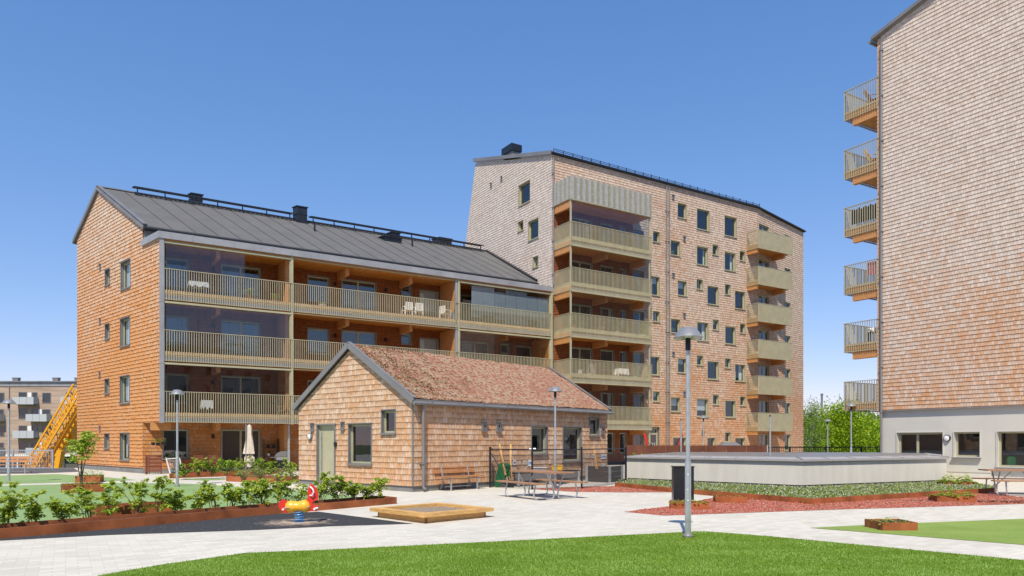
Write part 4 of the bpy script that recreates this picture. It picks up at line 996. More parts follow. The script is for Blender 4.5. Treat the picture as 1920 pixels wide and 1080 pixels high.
# flower bed in front of it
CB = [gp(1153, 912.3), gp(1262, 923.5), gp(1349, 931), gp(1522, 945.7), gp(1866, 923.6), gp(1868, 914.5)]
def curb(name, pts, h, th, label, cat, group=None, material='corten', closed=False, inner=None, soil=None, ends=True):
    'a rusty steel edging strip that follows the points'
    root = thing(name, (pts[0][0], pts[0][1], 0), label, cat, group)
    mb = MB(); n = len(pts); rng = range(n if closed else n - 1)
    for i in rng:
        a = Vector(pts[i][:2]); b = Vector(pts[(i + 1) % n][:2]); d = (b - a).normalized(); nr = Vector((-d.y, d.x)) * th
        mb.hexa([(a.x, a.y, 0), (b.x, b.y, 0), (b.x + nr.x, b.y + nr.y, 0), (a.x + nr.x, a.y + nr.y, 0)], [(a.x, a.y, h), (b.x, b.y, h), (b.x + nr.x, b.y + nr.y, h), (a.x + nr.x, a.y + nr.y, h)])
    mb.build('steel_edge', M[material], root)
    if soil:
        mb = MB(); mb.poly([(p[0], p[1], soil[1]) for p in soil[0]]); mb.build('soil', M['soil'], root)
    return root
BED = [tuple(p[:2]) for p in CB] + [(17.2, 28.2), LC, LB_, LA, (4.4, 29.3)]
curb('flower_bed', CB, 0.15, 0.03, 'long rusty steel bed of white clover wrapping the low concrete outbuilding', 'flower bed', soil=([*BED], 0.03))

# ---------------------------------------------------------------- scattering of small plants
def inside(p, poly):
    x, y = p; c = False; n = len(poly)
    for i in range(n):
        x1, y1 = poly[i][0], poly[i][1]; x2, y2 = poly[i - 1][0], poly[i - 1][1]
        if (y1 > y) != (y2 > y) and x < (x2 - x1) * (y - y1) / (y2 - y1) + x1: c = not c
    return c
def scatter(name, poly, n, z, h, w_, mats, weights, kind='stuff', parent=None, seed=1, blades=4, holes=(), label=None, cat=None, spread=0.6):
    rr = random.Random(seed); mb = MB(); xs = [p[0] for p in poly]; ys = [p[1] for p in poly]; k = 0; tries = 0
    zf_ = z if callable(z) else (lambda x, y: z)
    while k < n and tries < n * 30:
        tries += 1; x = rr.uniform(min(xs), max(xs)); y = rr.uniform(min(ys), max(ys))
        if not inside((x, y), poly) or any(inside((x, y), hh) for hh in holes): continue
        k += 1; m = rr.choices(range(len(mats)), weights)[0] if weights else (lambda q: 0 if q > 0.02 else (2 if q < -0.33 else 1))(mnoise.noise(Vector((x * 4.5, y * 4.5, 3))) + 0.7 * mnoise.noise(Vector((x * 13, y * 13, 7))) + rr.uniform(-.15, .15)); zz = zf_(x, y)
        for _ in range(blades):
            t = rr.uniform(0, 6.283); hh = h * rr.uniform(0.5, 1.2); ww = w_ * rr.uniform(0.6, 1.2); o = rr.uniform(0, spread) * h
            cx, cy = x + o * math.cos(t), y + o * math.sin(t); dx, dy = -math.sin(t) * ww / 2, math.cos(t) * ww / 2
            mb.poly([(x - dx * .5, y - dy * .5, zz), (x + dx * .5, y + dy * .5, zz), (cx + dx, cy + dy, zz + hh * .75), (cx * 1.0 + math.cos(t) * h * 0.3, cy + math.sin(t) * h * 0.3, zz + hh), (cx - dx, cy - dy, zz + hh * .75)], m)
    o = mb.build(name, mats, parent, origin=None)
    if kind: o['kind'] = kind
    return o
# turf blades on the near lawn (denser where the camera is close)
def turf(name, poly, n, h, mats, seed, ymax=16):
    rr = random.Random(seed); mb = MB(); xs = [p[0] for p in poly]; k = 0
    y0 = 8.3; y1 = min(ymax, max(p[1] for p in poly))
    while k < n:
        y = y0 + (y1 - y0) * rr.random() ** 1.3; x = rr.uniform(-0.72, 0.75) * y
        if not inside((x, y), poly): k += 0.3; continue
        k += 1; t = rr.uniform(0, 6.283); hh = h * rr.uniform(0.6, 1.3); lx, ly = math.cos(t) * hh * 0.7, math.sin(t) * hh * 0.7
        w2 = 0.0036 * y / 9; c, s_ = -math.sin(t) * w2, math.cos(t) * w2
        mb.poly([(x - c, y - s_, 0.006), (x + c, y + s_, 0.006), (x + lx, y + ly, hh)], 1 if mnoise.noise(Vector((x * 1.1, y * 2.2, 0))) + 0.5 * mnoise.noise(Vector((x * 5, y * 9, 4))) + rr.uniform(-.5, .5) > 0.08 else 0)
    o = mb.build(name, mats); o['kind'] = 'stuff'; return o
M['blade_l'] = mat_leaf('turf_blade_pale', (0.21, 0.38, 0.075), (0.36, 0.52, 0.13), 0.3)
turf('grass', FGP, 110000, 0.026, [M['blade'], M['blade_l']], 3)
scatter('clover', BED, 4800, 0.03, 0.075, 0.028, [M['clover'], M['leaf_d']], [5, 4], seed=4, blades=5)
scatter('clover_flowers', BED, 3400, 0.085, 0.03, 0.02, [M['petal'], M['clover']], [5, 1], seed=5, blades=3)
for i, (pl, n) in enumerate(((RED1, 2500), (RED2, 9000))):
    q = [(p[0], p[1]) for p in pl]
    scatter('sedum', q, n, 0.005, 0.016, 0.022, [M['sedum_r'], M['sedum_t'], M['sedum_g']], [10, 3, 1], seed=9 + i, blades=4, spread=1.2)
# sedum tufts on the garden house roof
def roofz(x, y):
    v = Vector((x, y)) - H0; g = v.dot(HG.d); return hz_(g) + 0.04
RP = [HP(-0.1, -0.06, 0)[:2], HP(-0.1, HLn + 0.06, 0)[:2], HP(GA / 2, HLn + 0.06, 0)[:2], HP(GA / 2, -0.06, 0)[:2]]
M['roof_r'] = mat_leaf('roof_sedum_red', (0.20, 0.07, 0.035), (0.36, 0.145, 0.085), 0.1); M['roof_t'] = mat_leaf('roof_sedum_tan', (0.25, 0.19, 0.11), (0.40, 0.32, 0.22), 0.1)
scatter('sedum_tufts', RP, 14000, roofz, 0.035, 0.03, [M['roof_r'], M['roof_t'], M['sedum_g']], None, seed=14, blades=3, parent=hr, spread=1.0)
bpy.data.objects['sedum_tufts']['kind'] = 'stuff'

# ---------------------------------------------------------------- shrubs and trees
def leafq(mb, p, size, rr, m=0, droop=0.3, tilt=1.0):
    t = rr.uniform(0, 6.283); e = rr.uniform(-0.35, 0.25) * tilt
    d = Vector((math.cos(t) * math.cos(e), math.sin(t) * math.cos(e), math.sin(e) - droop * 0.3)); s_ = Vector((-math.sin(t), math.cos(t), rr.uniform(-0.3, 0.3) * tilt)).normalized()
    s2 = size * rr.uniform(0.7, 1.25); a = p; b = p + d * s2
    mb.poly([a, a.lerp(b, 0.45) + s_ * s2 * 0.36, b, a.lerp(b, 0.45) - s_ * s2 * 0.36], m)
def make_shrub(name, loc, h, spread, nst, nleaf, size, seed, leaf, label, cat, group=None, parent=None, lean=(0, 0), stem_r=0.007, low=0.12):
    rr = random.Random(seed)
    root = thing(name, (loc[0], loc[1], loc[2] if len(loc) > 2 else 0), label, cat, group)
    st = MB(); lf = MB(); tips = []
    for i in range(nst):
        a = rr.uniform(0, 6.283); bend = rr.uniform(0.2, 1.0) * spread; hh = h * rr.uniform(0.65, 1.0)
        bx, by = rr.gauss(0, 0.04), rr.gauss(0, 0.04)
        pts = []
        for k in range(6):
            t = k / 5; pts.append(Vector((bx + math.cos(a) * bend * t ** 1.4 + lean[0] * t * t + rr.gauss(0, 0.012), by + math.sin(a) * bend * t ** 1.4 + lean[1] * t * t + rr.gauss(0, 0.012), hh * t * (1 - 0.12 * t))))
        st.tube(pts, [stem_r * (1.5 - 1.2 * k / 5) for k in range(6)], 5)
        ntw = max(3, int(nleaf / 22))
        for q in range(ntw):
            t = low + (1 - low) * rr.random() ** 0.75; f = t * 5; k = min(4, int(f)); p = pts[k].lerp(pts[k + 1], f - k)
            a2 = rr.uniform(0, 6.283); L = spread * rr.uniform(0.25, 0.75) * (1.15 - t * 0.75); tip = p + Vector((math.cos(a2) * L, math.sin(a2) * L, L * rr.uniform(-0.1, 0.7)))
            st.tube([p, p.lerp(tip, 0.5) + Vector((0, 0, L * 0.08)), tip], [stem_r * 0.5, stem_r * 0.4, stem_r * 0.2], 4, cap=False)
            for _ in range(int(nleaf / ntw)):
                u = rr.uniform(0.15, 1.08); lp = p.lerp(tip, u) + Vector((rr.gauss(0, L * 0.10), rr.gauss(0, L * 0.10), rr.gauss(0, L * 0.08)))
                leafq(lf, lp, size, rr, tilt=2.4)
    st.build('stems', M['bark'], root, local=True); lf.build('foliage', M[leaf], root, local=True)
    return root
def recopy(src, loc, rz, sc3, label, group=None):
    c = copy_tree(src); c.location = loc; c.rotation_euler.z = rz; c.scale = sc3; c['label'] = label
    if group: c['group'] = group
    return c
G1 = 'hornbeam saplings in the long rusty hedge bed'
protos = []
ords = ['first', 'second', 'third', 'fourth', 'fifth', 'sixth', 'seventh', 'eighth', 'ninth', 'tenth', 'eleventh', 'twelfth', 'thirteenth', 'fourteenth', 'fifteenth', 'sixteenth', 'seventeenth', 'eighteenth', 'nineteenth', 'twentieth', 'twenty-first', 'twenty-second']
HB = [(14, 984, 0.86, (0.35, 0)), (-30, 990, 0.9, (0.3, 0)), (64, 979, 0.5, (0, 0)), (122, 976, 0.52, (-0.1, 0)), (168, 972, 0.8, (-.1, 0)), (205, 966, 0.72, (0, 0)), (262, 963, 0.86, (-0.2, 0)), (296, 962, 0.95, (0.25, 0)),
      (330, 958, 0.50, (0.1, 0)), (372, 957, 0.55, (0, 0)), (404, 955, 0.8, (-.15, 0)), (436, 952, 0.72, (0, 0)), (468, 949, 0.72, (0, 0)), (492, 948, 0.85, (-0.1, 0)), (528, 946, 0.85, (0.1, 0)), (560, 943, 0.6, (0, 0)),
      (602, 941, 0.85, (0.05, 0)), (632, 939, 0.75, (0.15, 0)), (664, 936, 0.5, (0, 0)), (690, 935, 0.5, (0, 0)), (712, 934, 0.78, (0.12, 0))]
for i in range(7): pass
for i, (px, py, h, ln) in enumerate(sorted(HB)):
    p = gp(px, py, 0.12); lab = (ords[i] if i < 22 else '') + ' leafy sapling from the left end of the long rusty hedge bed'
    if i == len(HB) - 1: lab = 'tall leafy sapling at the right-hand end of the long rusty hedge bed'
    make_shrub('hornbeam_sapling', (p.x, p.y, 0.1), h, 0.26 + 0.14 * h, (5, 7, 4, 6, 8)[i % 5], (150, 230, 120, 190, 250)[(i * 3) % 5], 0.058 + 0.005 * (i % 3), 40 + i, 'leaf', lab, 'sapling', G1, lean=ln, stem_r=0.006)

def box_planter(name, cx, cy, L_, W_, h, rz, label, material='corten', leafy=None, seed=1, cat='planter', fill=0.8):
    root = thing(name, (cx, cy, 0), label, cat, 'rusty steel planters' if material == 'corten' else None, rz=rz)
    mb = MB(); t = 0.02; x, y = L_ / 2, W_ / 2
    for b in ((-x, x, -y, -y + t), (-x, x, y - t, y), (-x, -x + t, -y + t, y - t), (x - t, x, -y + t, y - t)): mb.box(*b, 0, h)
    mb.build('steel_box', M[material], root, local=True)
    mb = MB(); mb.poly([(-x + t, -y + t, h * fill), (x - t, -y + t, h * fill), (x - t, y - t, h * fill), (-x + t, y - t, h * fill)]); mb.build('soil', M['soil'], root, local=True)
    if leafy:
        n, hh, sz, mt = leafy; rr = random.Random(seed); lf = MB()
        for _ in range(n):
            a, b = rr.uniform(-x * 1.05, x * 1.05), rr.uniform(-y * 1.05, y * 1.05); z = h * fill + hh * rr.random() * (1 - 0.45 * (a / x) ** 2 - 0.3 * (b / y) ** 2) * (0.65 + 0.5 * math.sin(a * 9 + seed) * math.sin(b * 8))
            leafq(lf, Vector((a, b, max(h * fill, z))), sz, rr)
        lf.build('foliage', M[mt], root, local=True)
    return root
# the long hedge bed
HBF = [gp(-120, 1024), gp(0, 1010.5), gp(240, 989.5), gp(480, 967), gp(620, 955.7), gp(744, 944.5)]
bk_off = Vector((-0.55, 0.62, 0))
HBP = HBF + [p + bk_off for p in reversed(HBF)]
curb('hedge_bed', HBP, 0.17, 0.03, 'long low rusty steel bed holding the row of leafy saplings', 'planting bed', soil=(HBP, 0.1), closed=True)
c = gp(222, 972); box_planter('planter', c.x, c.y + 0.55, 1.5, 0.6, 0.26, R(42), 'low rusty steel box planter on the green turf behind the hedge bed', seed=3)
c = gp(1671, 996); box_planter('planter', 6.95, 13.12, 0.64, 0.62, 0.15, R(2), 'rusty box planter with sparse weeds on the olive turf at right', leafy=(170, 0.16, 0.05, 'leaf_d'), seed=5)
c = gp(1378, 944.5); box_planter('planter', c.x, c.y + 0.42, 0.8, 0.5, 0.17, R(-8), 'small rusty box planter beside the flower bed edge, right of the bin', leafy=(70, 0.16, 0.05, 'leaf_d'), seed=6)
c = gp(1298, 956); box_planter('planter', c.x + 0.02, c.y + 0.4, 0.9, 0.62, 0.16, R(-10), 'rusty box planter with trailing plants in front of the black bin', leafy=(260, 0.12, 0.055, 'leaf_d'), seed=7)
c = gp(1803, 942.5); box_planter('planter', c.x, c.y + 0.42, 0.95, 0.55, 0.16, R(-8), 'rusty box planter with a spreading green plant near the picnic tables', leafy=(650, 0.24, 0.065, 'leaf_d'), seed=8)
c = gp(1797, 912); box_planter('planter', c.x, c.y + 0.1, 1.1, 0.6, 0.16, R(-10), 'rusty box planter full of lush leaves behind the outbuilding corner', leafy=(900, 0.42, 0.09, 'leaf'), seed=9)
c = gp(137, 924.3); box_planter('planter', c.x, c.y + 0.5, 1.1, 0.9, 0.26, R(38), 'rusty box planter on the lawn holding the slender young tree', leafy=(500, 0.22, 0.06, 'leaf_d'), seed=10)
tree_p = (c.x - 0.05, c.y + 0.5)
c = gp(157, 904.8); box_planter('planter', c.x, c.y + 0.4, 0.85, 0.8, 0.26, R(20), 'rusty box planter with bushy greenery behind the slender young tree', leafy=(700, 0.42, 0.07, 'leaf_d'), seed=11)
# planting beds along the left building
for (pts, lab, nm) in (([(318, 897.2), (430, 893), (498, 890)], 'rusty steel bed of leafy bushes below the apartment balconies, beside the folded chairs', 'a'),
                       ([(424, 902.6), (514, 906.5), (566, 903.5)], 'rusty steel bed of wispy grey-green plants next to the closed parasol', 'b')):
    q = [gp(*p) for p in pts]; q2 = q + [p + Vector((0.25, 1.3, 0)) for p in reversed(q)]
    curb('planting_bed', q2, 0.22, 0.03, lab, 'planting bed', soil=(q2, 0.15), closed=True)
GB = 'bushes in the beds below the balconies'
for i, (px, py, h, sz, lf_, lab) in enumerate(((345, 893, .62, .075, 'leaf_d', 'small bush at the left end of the bed below the balconies'), (372, 892, .95, .075, 'leaf', 'bright bush left of the middle of the bed below the balconies'), (398, 891, .9, .075, 'leaf_d', 'bush in front of the red garden chairs below the balconies'),
        (424, 891, 1.05, .075, 'leaf_d', 'tall bush in front of the patio door below the balconies'), (447, 891, .9, .075, 'leaf', 'leafy bush just left of the closed parasol'), (482, 893, 1.1, .075, 'leaf_d', 'leafy bush just right of the closed parasol'), (505, 893, .8, .075, 'leaf_d', 'bush in front of the flower shelf'),
        (545, 892, .85, .075, 'leaf', 'bush beside the barbecue, next to the garden house wall'))):
    p = gp(px, py, 0.15); make_shrub('bush', (p.x, p.y, 0.12), h, 0.5, 7, 130, sz, 200 + i, lf_, lab, 'bush', GB)
for i, (px, py, lab) in enumerate(((458, 900, 'wispy grey-green plant beneath the closed parasol'), (490, 901, 'wispy grey-green plant in the middle of the corner bed'), (522, 901, 'wispy grey-green plant in the corner bed, front of the barbecue'), (550, 900, 'wispy grey-green plant against the garden house corner'))):
    p = gp(px, py, 0.15); make_shrub('wispy_plant', (p.x, p.y, 0.12), 0.62, 0.5, 12, 90, 0.035, 300 + i, 'clover', lab, 'plant', 'wispy plants in the corner bed')
p = gp(1162, 890); make_shrub('bush', (p.x + .4, 31.6, 0.3), 0.95, 0.55, 8, 120, 0.08, 401, 'leaf', 'bright green bush behind the mesh fence by the house corner', 'bush')
make_shrub('young_tree', (tree_p[0], tree_p[1], 0.2), 2.25, 0.75, 4, 420, 0.085, 77, 'leaf', 'slender multi-stemmed young tree in a rusty planter on the lawn', 'tree', stem_r=0.014, low=0.5, lean=(0.25, 0))

def make_tree(name, loc, h, cr, trunk_h, nclump, nleaf, size, seed, leaf, bark, label, group=None, squash=0.8, cz=None, tr=0.16):
    rr = random.Random(seed); root = thing(name, loc, label, 'tree', group); tk = MB(); lf = MB()
    top = Vector((rr.gauss(0, .2), rr.gauss(0, .2), h * 0.93)); pts = [Vector((rr.gauss(0, .06) * k, rr.gauss(0, .06) * k, h * 0.93 * k / 6)) for k in range(7)]
    tk.tube(pts, [tr * (1.15 - 0.16 * k) for k in range(7)], 8)
    zc = (h + trunk_h) / 2; hh = (h - trunk_h) / 2
    for i in range(nclump):
        u = rr.uniform(-1, 1); th = rr.uniform(0, 6.283); rad = rr.random() ** 0.45; ww = math.sqrt(max(0, 1 - u * u))
        lob = 0.8 + 0.35 * mnoise.noise(Vector((math.cos(th) * 1.7, math.sin(th) * 1.7, u * 2 + seed)))
        c = Vector((math.cos(th) * ww * cr * rad * lob, math.sin(th) * ww * cr * rad * lob, zc + u * hh * (0.55 + 0.45 * rad)))
        if i % 9 == 0:
            k = min(5, max(1, int((c.z / h) * 5.0))); b = pts[k]; tk.tube([b, b.lerp(c, 0.55) + Vector((0, 0, 0.15)), c], [tr * 0.26, tr * 0.14, tr * 0.05], 5, cap=False)
        cs = cr * rr.uniform(0.10, 0.2)
        for _ in range(nleaf):
            lp = c + Vector((rr.gauss(0, cs), rr.gauss(0, cs), rr.gauss(0, cs * squash))); leafq(lf, lp, size, rr, tilt=3.0)
    tk.build('trunk', M[bark], root, local=True); lf.build('crown', M[leaf], root, local=True); return root
TZ = -3.4
def at(px, Y, z=TZ): return ((px - CX) / F * Y, Y, z)
GT = 'trees beyond the black railing'
make_tree('birch_tree', at(1521, 74), 9.2, 2.0, 1.4, 300, 30, 0.15, 11, 'leaf_b', 'birch', 'slim birch tree with white trunk next to the tower', GT, tr=0.11)
make_tree('birch_tree', at(1508, 82), 8.0, 2.4, 0.6, 260, 30, 0.14, 12, 'leaf_b', 'birch', 'shorter birch half hidden by the edge of the tower', GT, tr=0.1)
make_tree('maple_tree', at(1577, 80), 9.6, 3.9, 0.6, 460, 36, 0.24, 13, 'leaf_t', 'bark', 'large bright green round maple tree between tower and right-hand block', GT, tr=0.2)
make_tree('maple_tree', at(1622, 84), 8.3, 3.2, 0.6, 300, 34, 0.24, 14, 'leaf_t', 'bark', 'lower bright green tree to the right of the round maple', GT, tr=0.16)
make_tree('maple_tree', at(1546, 78), 7.0, 2.6, 0.3, 220, 32, 0.22, 15, 'leaf_t', 'bark', 'low bushy tree at the foot of the birch and the maple', GT, tr=0.14)
make_tree('broadleaf_tree', at(1648, 96), 7.6, 3.0, 0.5, 220, 30, 0.2, 16, 'leaf_b', 'bark', 'pale green tree just left of the right-hand block', GT, tr=0.16)
make_tree('broadleaf_tree', at(1690, 100), 8.5, 3.2, 0.5, 80, 30, 0.22, 17, 'leaf_b', 'bark', 'pale green tree mostly hidden by the right-hand block', GT, tr=0.16)
make_tree('broadleaf_tree', at(1500, 110), 8.0, 3.4, 0.5, 200, 30, 0.2, 18, 'leaf_b', 'bark', 'farther green tree behind the birches', GT, tr=0.16)
# far wooded hillside: one mass
mb = MB(); rr = random.Random(31)
for _ in range(1500):
    i = rr.uniform(20, 58); x = -200 + i * 10; t = rr.random(); z = -3.5 + 21 * math.sin(t * math.pi * 0.5) * (0.55 + 0.45 * math.sin(i * 0.13 + 1.1)); y = 330 + t * 7 * 25
    H = rr.uniform(6, 13); W_ = H * rr.uniform(0.2, 0.33)
    for _ in range(26):
        u = rr.random(); th = rr.uniform(0, 6.283); r_ = W_ * (1 - u) * rr.uniform(0.5, 1.1)
        leafq(mb, Vector((x + math.cos(th) * r_, y + math.sin(th) * r_, z + H * (0.08 + 0.92 * u))), 2.0, rr, tilt=3.0)
tag(mb.build('far_forest', M['leaf_f']), kind='stuff')
mb = MB(); c = at(1541, 190); mb.tube([c, (c[0], c[1], EYE + 90 / F * 190 - 0.4)], 0.28, 12); mb.tube([(c[0], c[1], EYE + 90 / F * 190 - 0.4), (c[0], c[1], EYE + 90 / F * 190)], 0.36, 12)
tag(mb.build('chimney_stack', M['conc_d'], origin=c), 'slim grey chimney stack rising above the distant trees', 'chimney')

# ---------------------------------------------------------------- street lamps
def lamp(loc, h, label, src=[None], s=1.0):
    g = 'mushroom-shaped yard lamps on grey poles'
    if src[0] is None:
        r = thing('yard_lamp', loc, label, 'lamp', g)
        mb = MB(); mb.lathe([(0.0, 0.0), (0.052, 0.0), (0.052, 1.25), (0.035, 1.33), (0.035, 3.12), (0, 3.12)], n=14)
        for z in (0.62, 0.80, 1.05): mb.lathe([(0.0525, z), (0.0545, z + .004), (0.0525, z + .008)], n=14)
        mb.build('pole', M['galv'], r, local=True, smooth=True)
        mb = MB(); mb.lathe([(0, 0.0), (0.085, 0.0), (0.09, 0.035), (0.06, 0.075), (0.053, 0.08)], n=14); mb.build('base_collar', M['metal'], r, local=True, smooth=True)
        mb = MB(); mb.lathe([(0, 3.12), (0.045, 3.12), (0.045, 3.31), (0.03, 3.33), (0, 3.33)], n=12); mb.build('neck', M['dark'], r, local=True, smooth=True)
        mb = MB(); mb.lathe([(0.0, 3.50), (0.10, 3.50), (0.135, 3.485), (0.245, 3.335), (0.24, 3.325), (0.13, 3.45), (0.0, 3.46)], n=28); mb.build('lamp_shade', M['galv_d'], r, local=True, smooth=True)
        mb = MB(); mb.lathe([(0.03, 3.33), (0.12, 3.40), (0.13, 3.45), (0.0, 3.452)], n=20); mb.build('diffuser', M['white'], r, local=True, smooth=True)
        src[0] = r
    else:
        r = copy_tree(src[0]); r.location = loc; r['label'] = label
    r.scale = (s, s, h / 3.5); return r
def lz(px, Y): return ((px - CX) / F * Y, Y, 0)
lamp(lz(1290, 11.92), 3.5, 'tall grey yard lamp standing on the bright lawn in front of the black bin')
lamp(lz(1041, 24.7), 3.5, 'yard lamp between the picnic table and the mesh fence')
lamp(lz(332.5, 25.5), 3.45, 'yard lamp on the lawn in front of the orange building')
lamp(lz(16.5, 27.8), 3.24, 'yard lamp beside the bench near the left-hand lawn')
lamp(lz(1596, 36.0), 3.55, 'yard lamp next to the lowest balcony of the right-hand block')
lamp((lz(1552, 53)[0], 53, 0), 3.26, 'distant yard lamp in front of the maple trees')
lamp(lz(1319, 46.5), 3.3, 'yard lamp in front of the middle windows of the tower')

# ---------------------------------------------------------------- benches and picnic tables
def bench(loc, rz, L_, label):
    r = thing('park_bench', loc, label, 'bench', 'slatted park benches', rz=rz)
    x = L_ / 2                                            # seat faces -y
    for i, y in enumerate((-0.24, -0.09, 0.06)):
        mb = MB(); mb.box(-x, x, y, y + 0.13, 0.43, 0.465); mb.build('seat_plank', M['bench'], r, local=True)
    for i, (y, z) in enumerate(((0.235, 0.56), (0.275, 0.72))):
        mb = MB(); mb.hexa([(-x, y, z), (x, y, z), (x, y + 0.03, z), (-x, y + 0.03, z)], [(-x, y + 0.035, z + 0.13), (x, y + 0.035, z + 0.13), (x, y + 0.065, z + 0.13), (-x, y + 0.065, z + 0.13)]); mb.build('backrest_plank', M['bench'], r, local=True)
    for s_ in (-1, 1):
        xx = s_ * (x - 0.32); mb = MB()
        mb.bar((xx, -0.2, 0.0), (xx, -0.2, 0.43), 0.06, 0.02); mb.bar((xx, -0.2, 0.415), (xx, 0.22, 0.415), 0.06, 0.03)
        mb.bar((xx, 0.32, 0.0), (xx, 0.12, 0.43), 0.06, 0.02); mb.bar((xx, 0.2, 0.41), (xx, 0.30, 0.84), 0.05, 0.02)
        mb.build('leg_frame', M['galv'], r, local=True)
    mb = MB(); mb.bar((-x + .32, 0.1, 0.12), (x - .32, 0.1, 0.12), 0.025); mb.build('stretcher', M['galv'], r, local=True)
    return r
ang = math.atan2(0.748, 0.664)
bench((-1.72, 23.75, 0), ang + math.pi - math.pi, 1.85, 'brown slatted bench against the long wall of the garden house')
bpy.data.objects['park_bench'].rotation_euler.z = ang + 0.0
bench(((20 - CX) / F * 35.6, 35.6, 0), 0.03, 2.3, 'brown slatted bench in front of the far-left railing')
def picnic(loc, rz, label, L_=1.8):
    r = thing('picnic_table', loc, label, 'picnic table', 'picnic tables with tubular steel legs', rz=rz); x = L_ / 2
    for i in range(5):
        y = -0.37 + i * 0.15; mb = MB(); mb.box(-x, x, y, y + 0.142, 0.725, 0.76); mb.build('table_plank', M['table'], r, local=True)
    for s_ in (-1, 1):
        for k in (0, 1):
            y = s_ * 0.73 - 0.14 + k * 0.145; mb = MB(); mb.box(-x, x, y, y + 0.138, 0.435, 0.47); mb.build('bench_plank', M['table'], r, local=True)
    for s_ in (-1, 1):
        xx = s_ * (x - 0.35)
        for t in (-1, 1):
            mb = MB(); mb.tube([(xx, t * 0.30, 0.71), (xx, t * 0.12, 0.40), (xx, t * 0.06, 0.12), (xx, t * 0.10, 0.04), (xx, t * 0.18, 0.022), (xx, t * 0.66, 0.022), (xx, t * 0.73, 0.05), (xx, t * 0.76, 0.13), (xx, t * 0.70, 0.43)], 0.022, 8)
            mb.build('leg', M['galv'], r, local=True, smooth=True)
        mb = MB(); mb.bar((xx, -0.36, 0.715), (xx, 0.36, 0.715), 0.05, 0.02)
        for t in (-1, 1): mb.bar((xx, t * 0.60, 0.43), (xx, t * 0.86, 0.43), 0.06, 0.015)
        mb.bar((xx, 0, 0.28), (xx - s_ * 0.4, 0, 0.70), 0.025); mb.build('bracket', M['galv'], r, local=True)
    return r
picnic((0.83, 20.45, 0), math.atan2(-0.83, 0.56), 'brown picnic table on the paving in front of the black mesh fence', 2.1)
picnic((15.15, 21.45, 0), R(-14), 'picnic table nearest the flower bed, at the grey rendered wall')
picnic((16.9, 19.6, 0), R(-10), 'picnic table at the right edge of the view by the big window')

# ---------------------------------------------------------------- sandbox
sb = thing('sandbox', (-1.70, 15.15, 0), 'square wooden sandbox of pale pine boards on the paving', 'sandbox', rz=R(45))
q = 0.93
for i in range(4):
    mb = MB(); a = R(90) * i; ca, sa = round(math.cos(a)), round(math.sin(a)); rt = lambda x, y, z: (x * ca - y * sa, x * sa + y * ca, z)
    b = [rt(-q + 0.12, -q + 0.12, 0.0), rt(q - 0.12, -q + 0.12, 0.0), rt(q - 0.12, -q + 0.17, 0.0), rt(-q + 0.12, -q + 0.17, 0.0)]
    mb.hexa(b, [(x, y, 0.125) for x, y, z in b]); mb.build('side_board', M['pine'], sb, local=True)
    mb = MB(); e = 0.0 if i % 2 == 0 else 0.12
    b = [rt(-q, -q, 0.125), rt(q, -q, 0.125), rt(q - 0.20, -q + 0.20, 0.125), rt(-q + 0.20, -q + 0.20, 0.125)]
    mb.hexa(b, [(x, y, 0.20) for x, y, z in b]); mb.build('rim_board', M['pine'], sb, local=True)
mb = MB(); n = 14
def shh(i, j): x = -q + .17 + (2 * q - .34) * i / n; y = -q + .17 + (2 * q - .34) * j / n; return (x, y, 0.135 + 0.035 * (1 - abs(i / n - .5) - abs(j / n - .5)) + 0.02 * mnoise.noise(Vector((x * 3, y * 3, 1))))
for i in range(n):
    for j in range(n): mb.poly([shh(i, j), shh(i + 1, j), shh(i + 1, j + 1), shh(i, j + 1)])
mb.build('sand', M['sand'], sb, local=True, smooth=True)

# ---------------------------------------------------------------- spring rider
p = gp(561, 979); sr = thing('spring_rider', p, 'red and yellow rocking toy on a blue coil spring', 'spring rider', rz=R(4))
S_ = p.y / F            # metres per pixel at its distance
def ex(pts, y0, y1, m=0, mb=None):
    mb = mb or MB(); n = len(pts); mb.poly([(x, y0, z) for x, z in pts], m); mb.poly([(x, y1, z) for x, z in reversed(pts)], m)
    for i in range(n): a, b = pts[i], pts[(i + 1) % n]; mb.poly([(b[0], y0, b[1]), (a[0], y0, a[1]), (a[0], y1, a[1]), (b[0], y1, b[1])], m)
    return mb
def zz_(x, y): return ((510 + x / 12 - 561) * S_, (979 - (900 + y / 12)) * S_)
pts = [tuple(v) for v in ()]
mb = MB(); c = [];
for k in range(60):
    t = k / 59; a = t * 2 * math.pi * 4.2; c.append((0.085 * math.cos(a), 0.085 * math.sin(a), 0.02 + 0.2 * t))
mb.tube(c, 0.013, 7); mb.lathe([(0, 0), (0.1, 0), (0.1, 0.012), (0, 0.012)], n=16); mb.build('spring', M['blue'], sr, local=True, smooth=True)
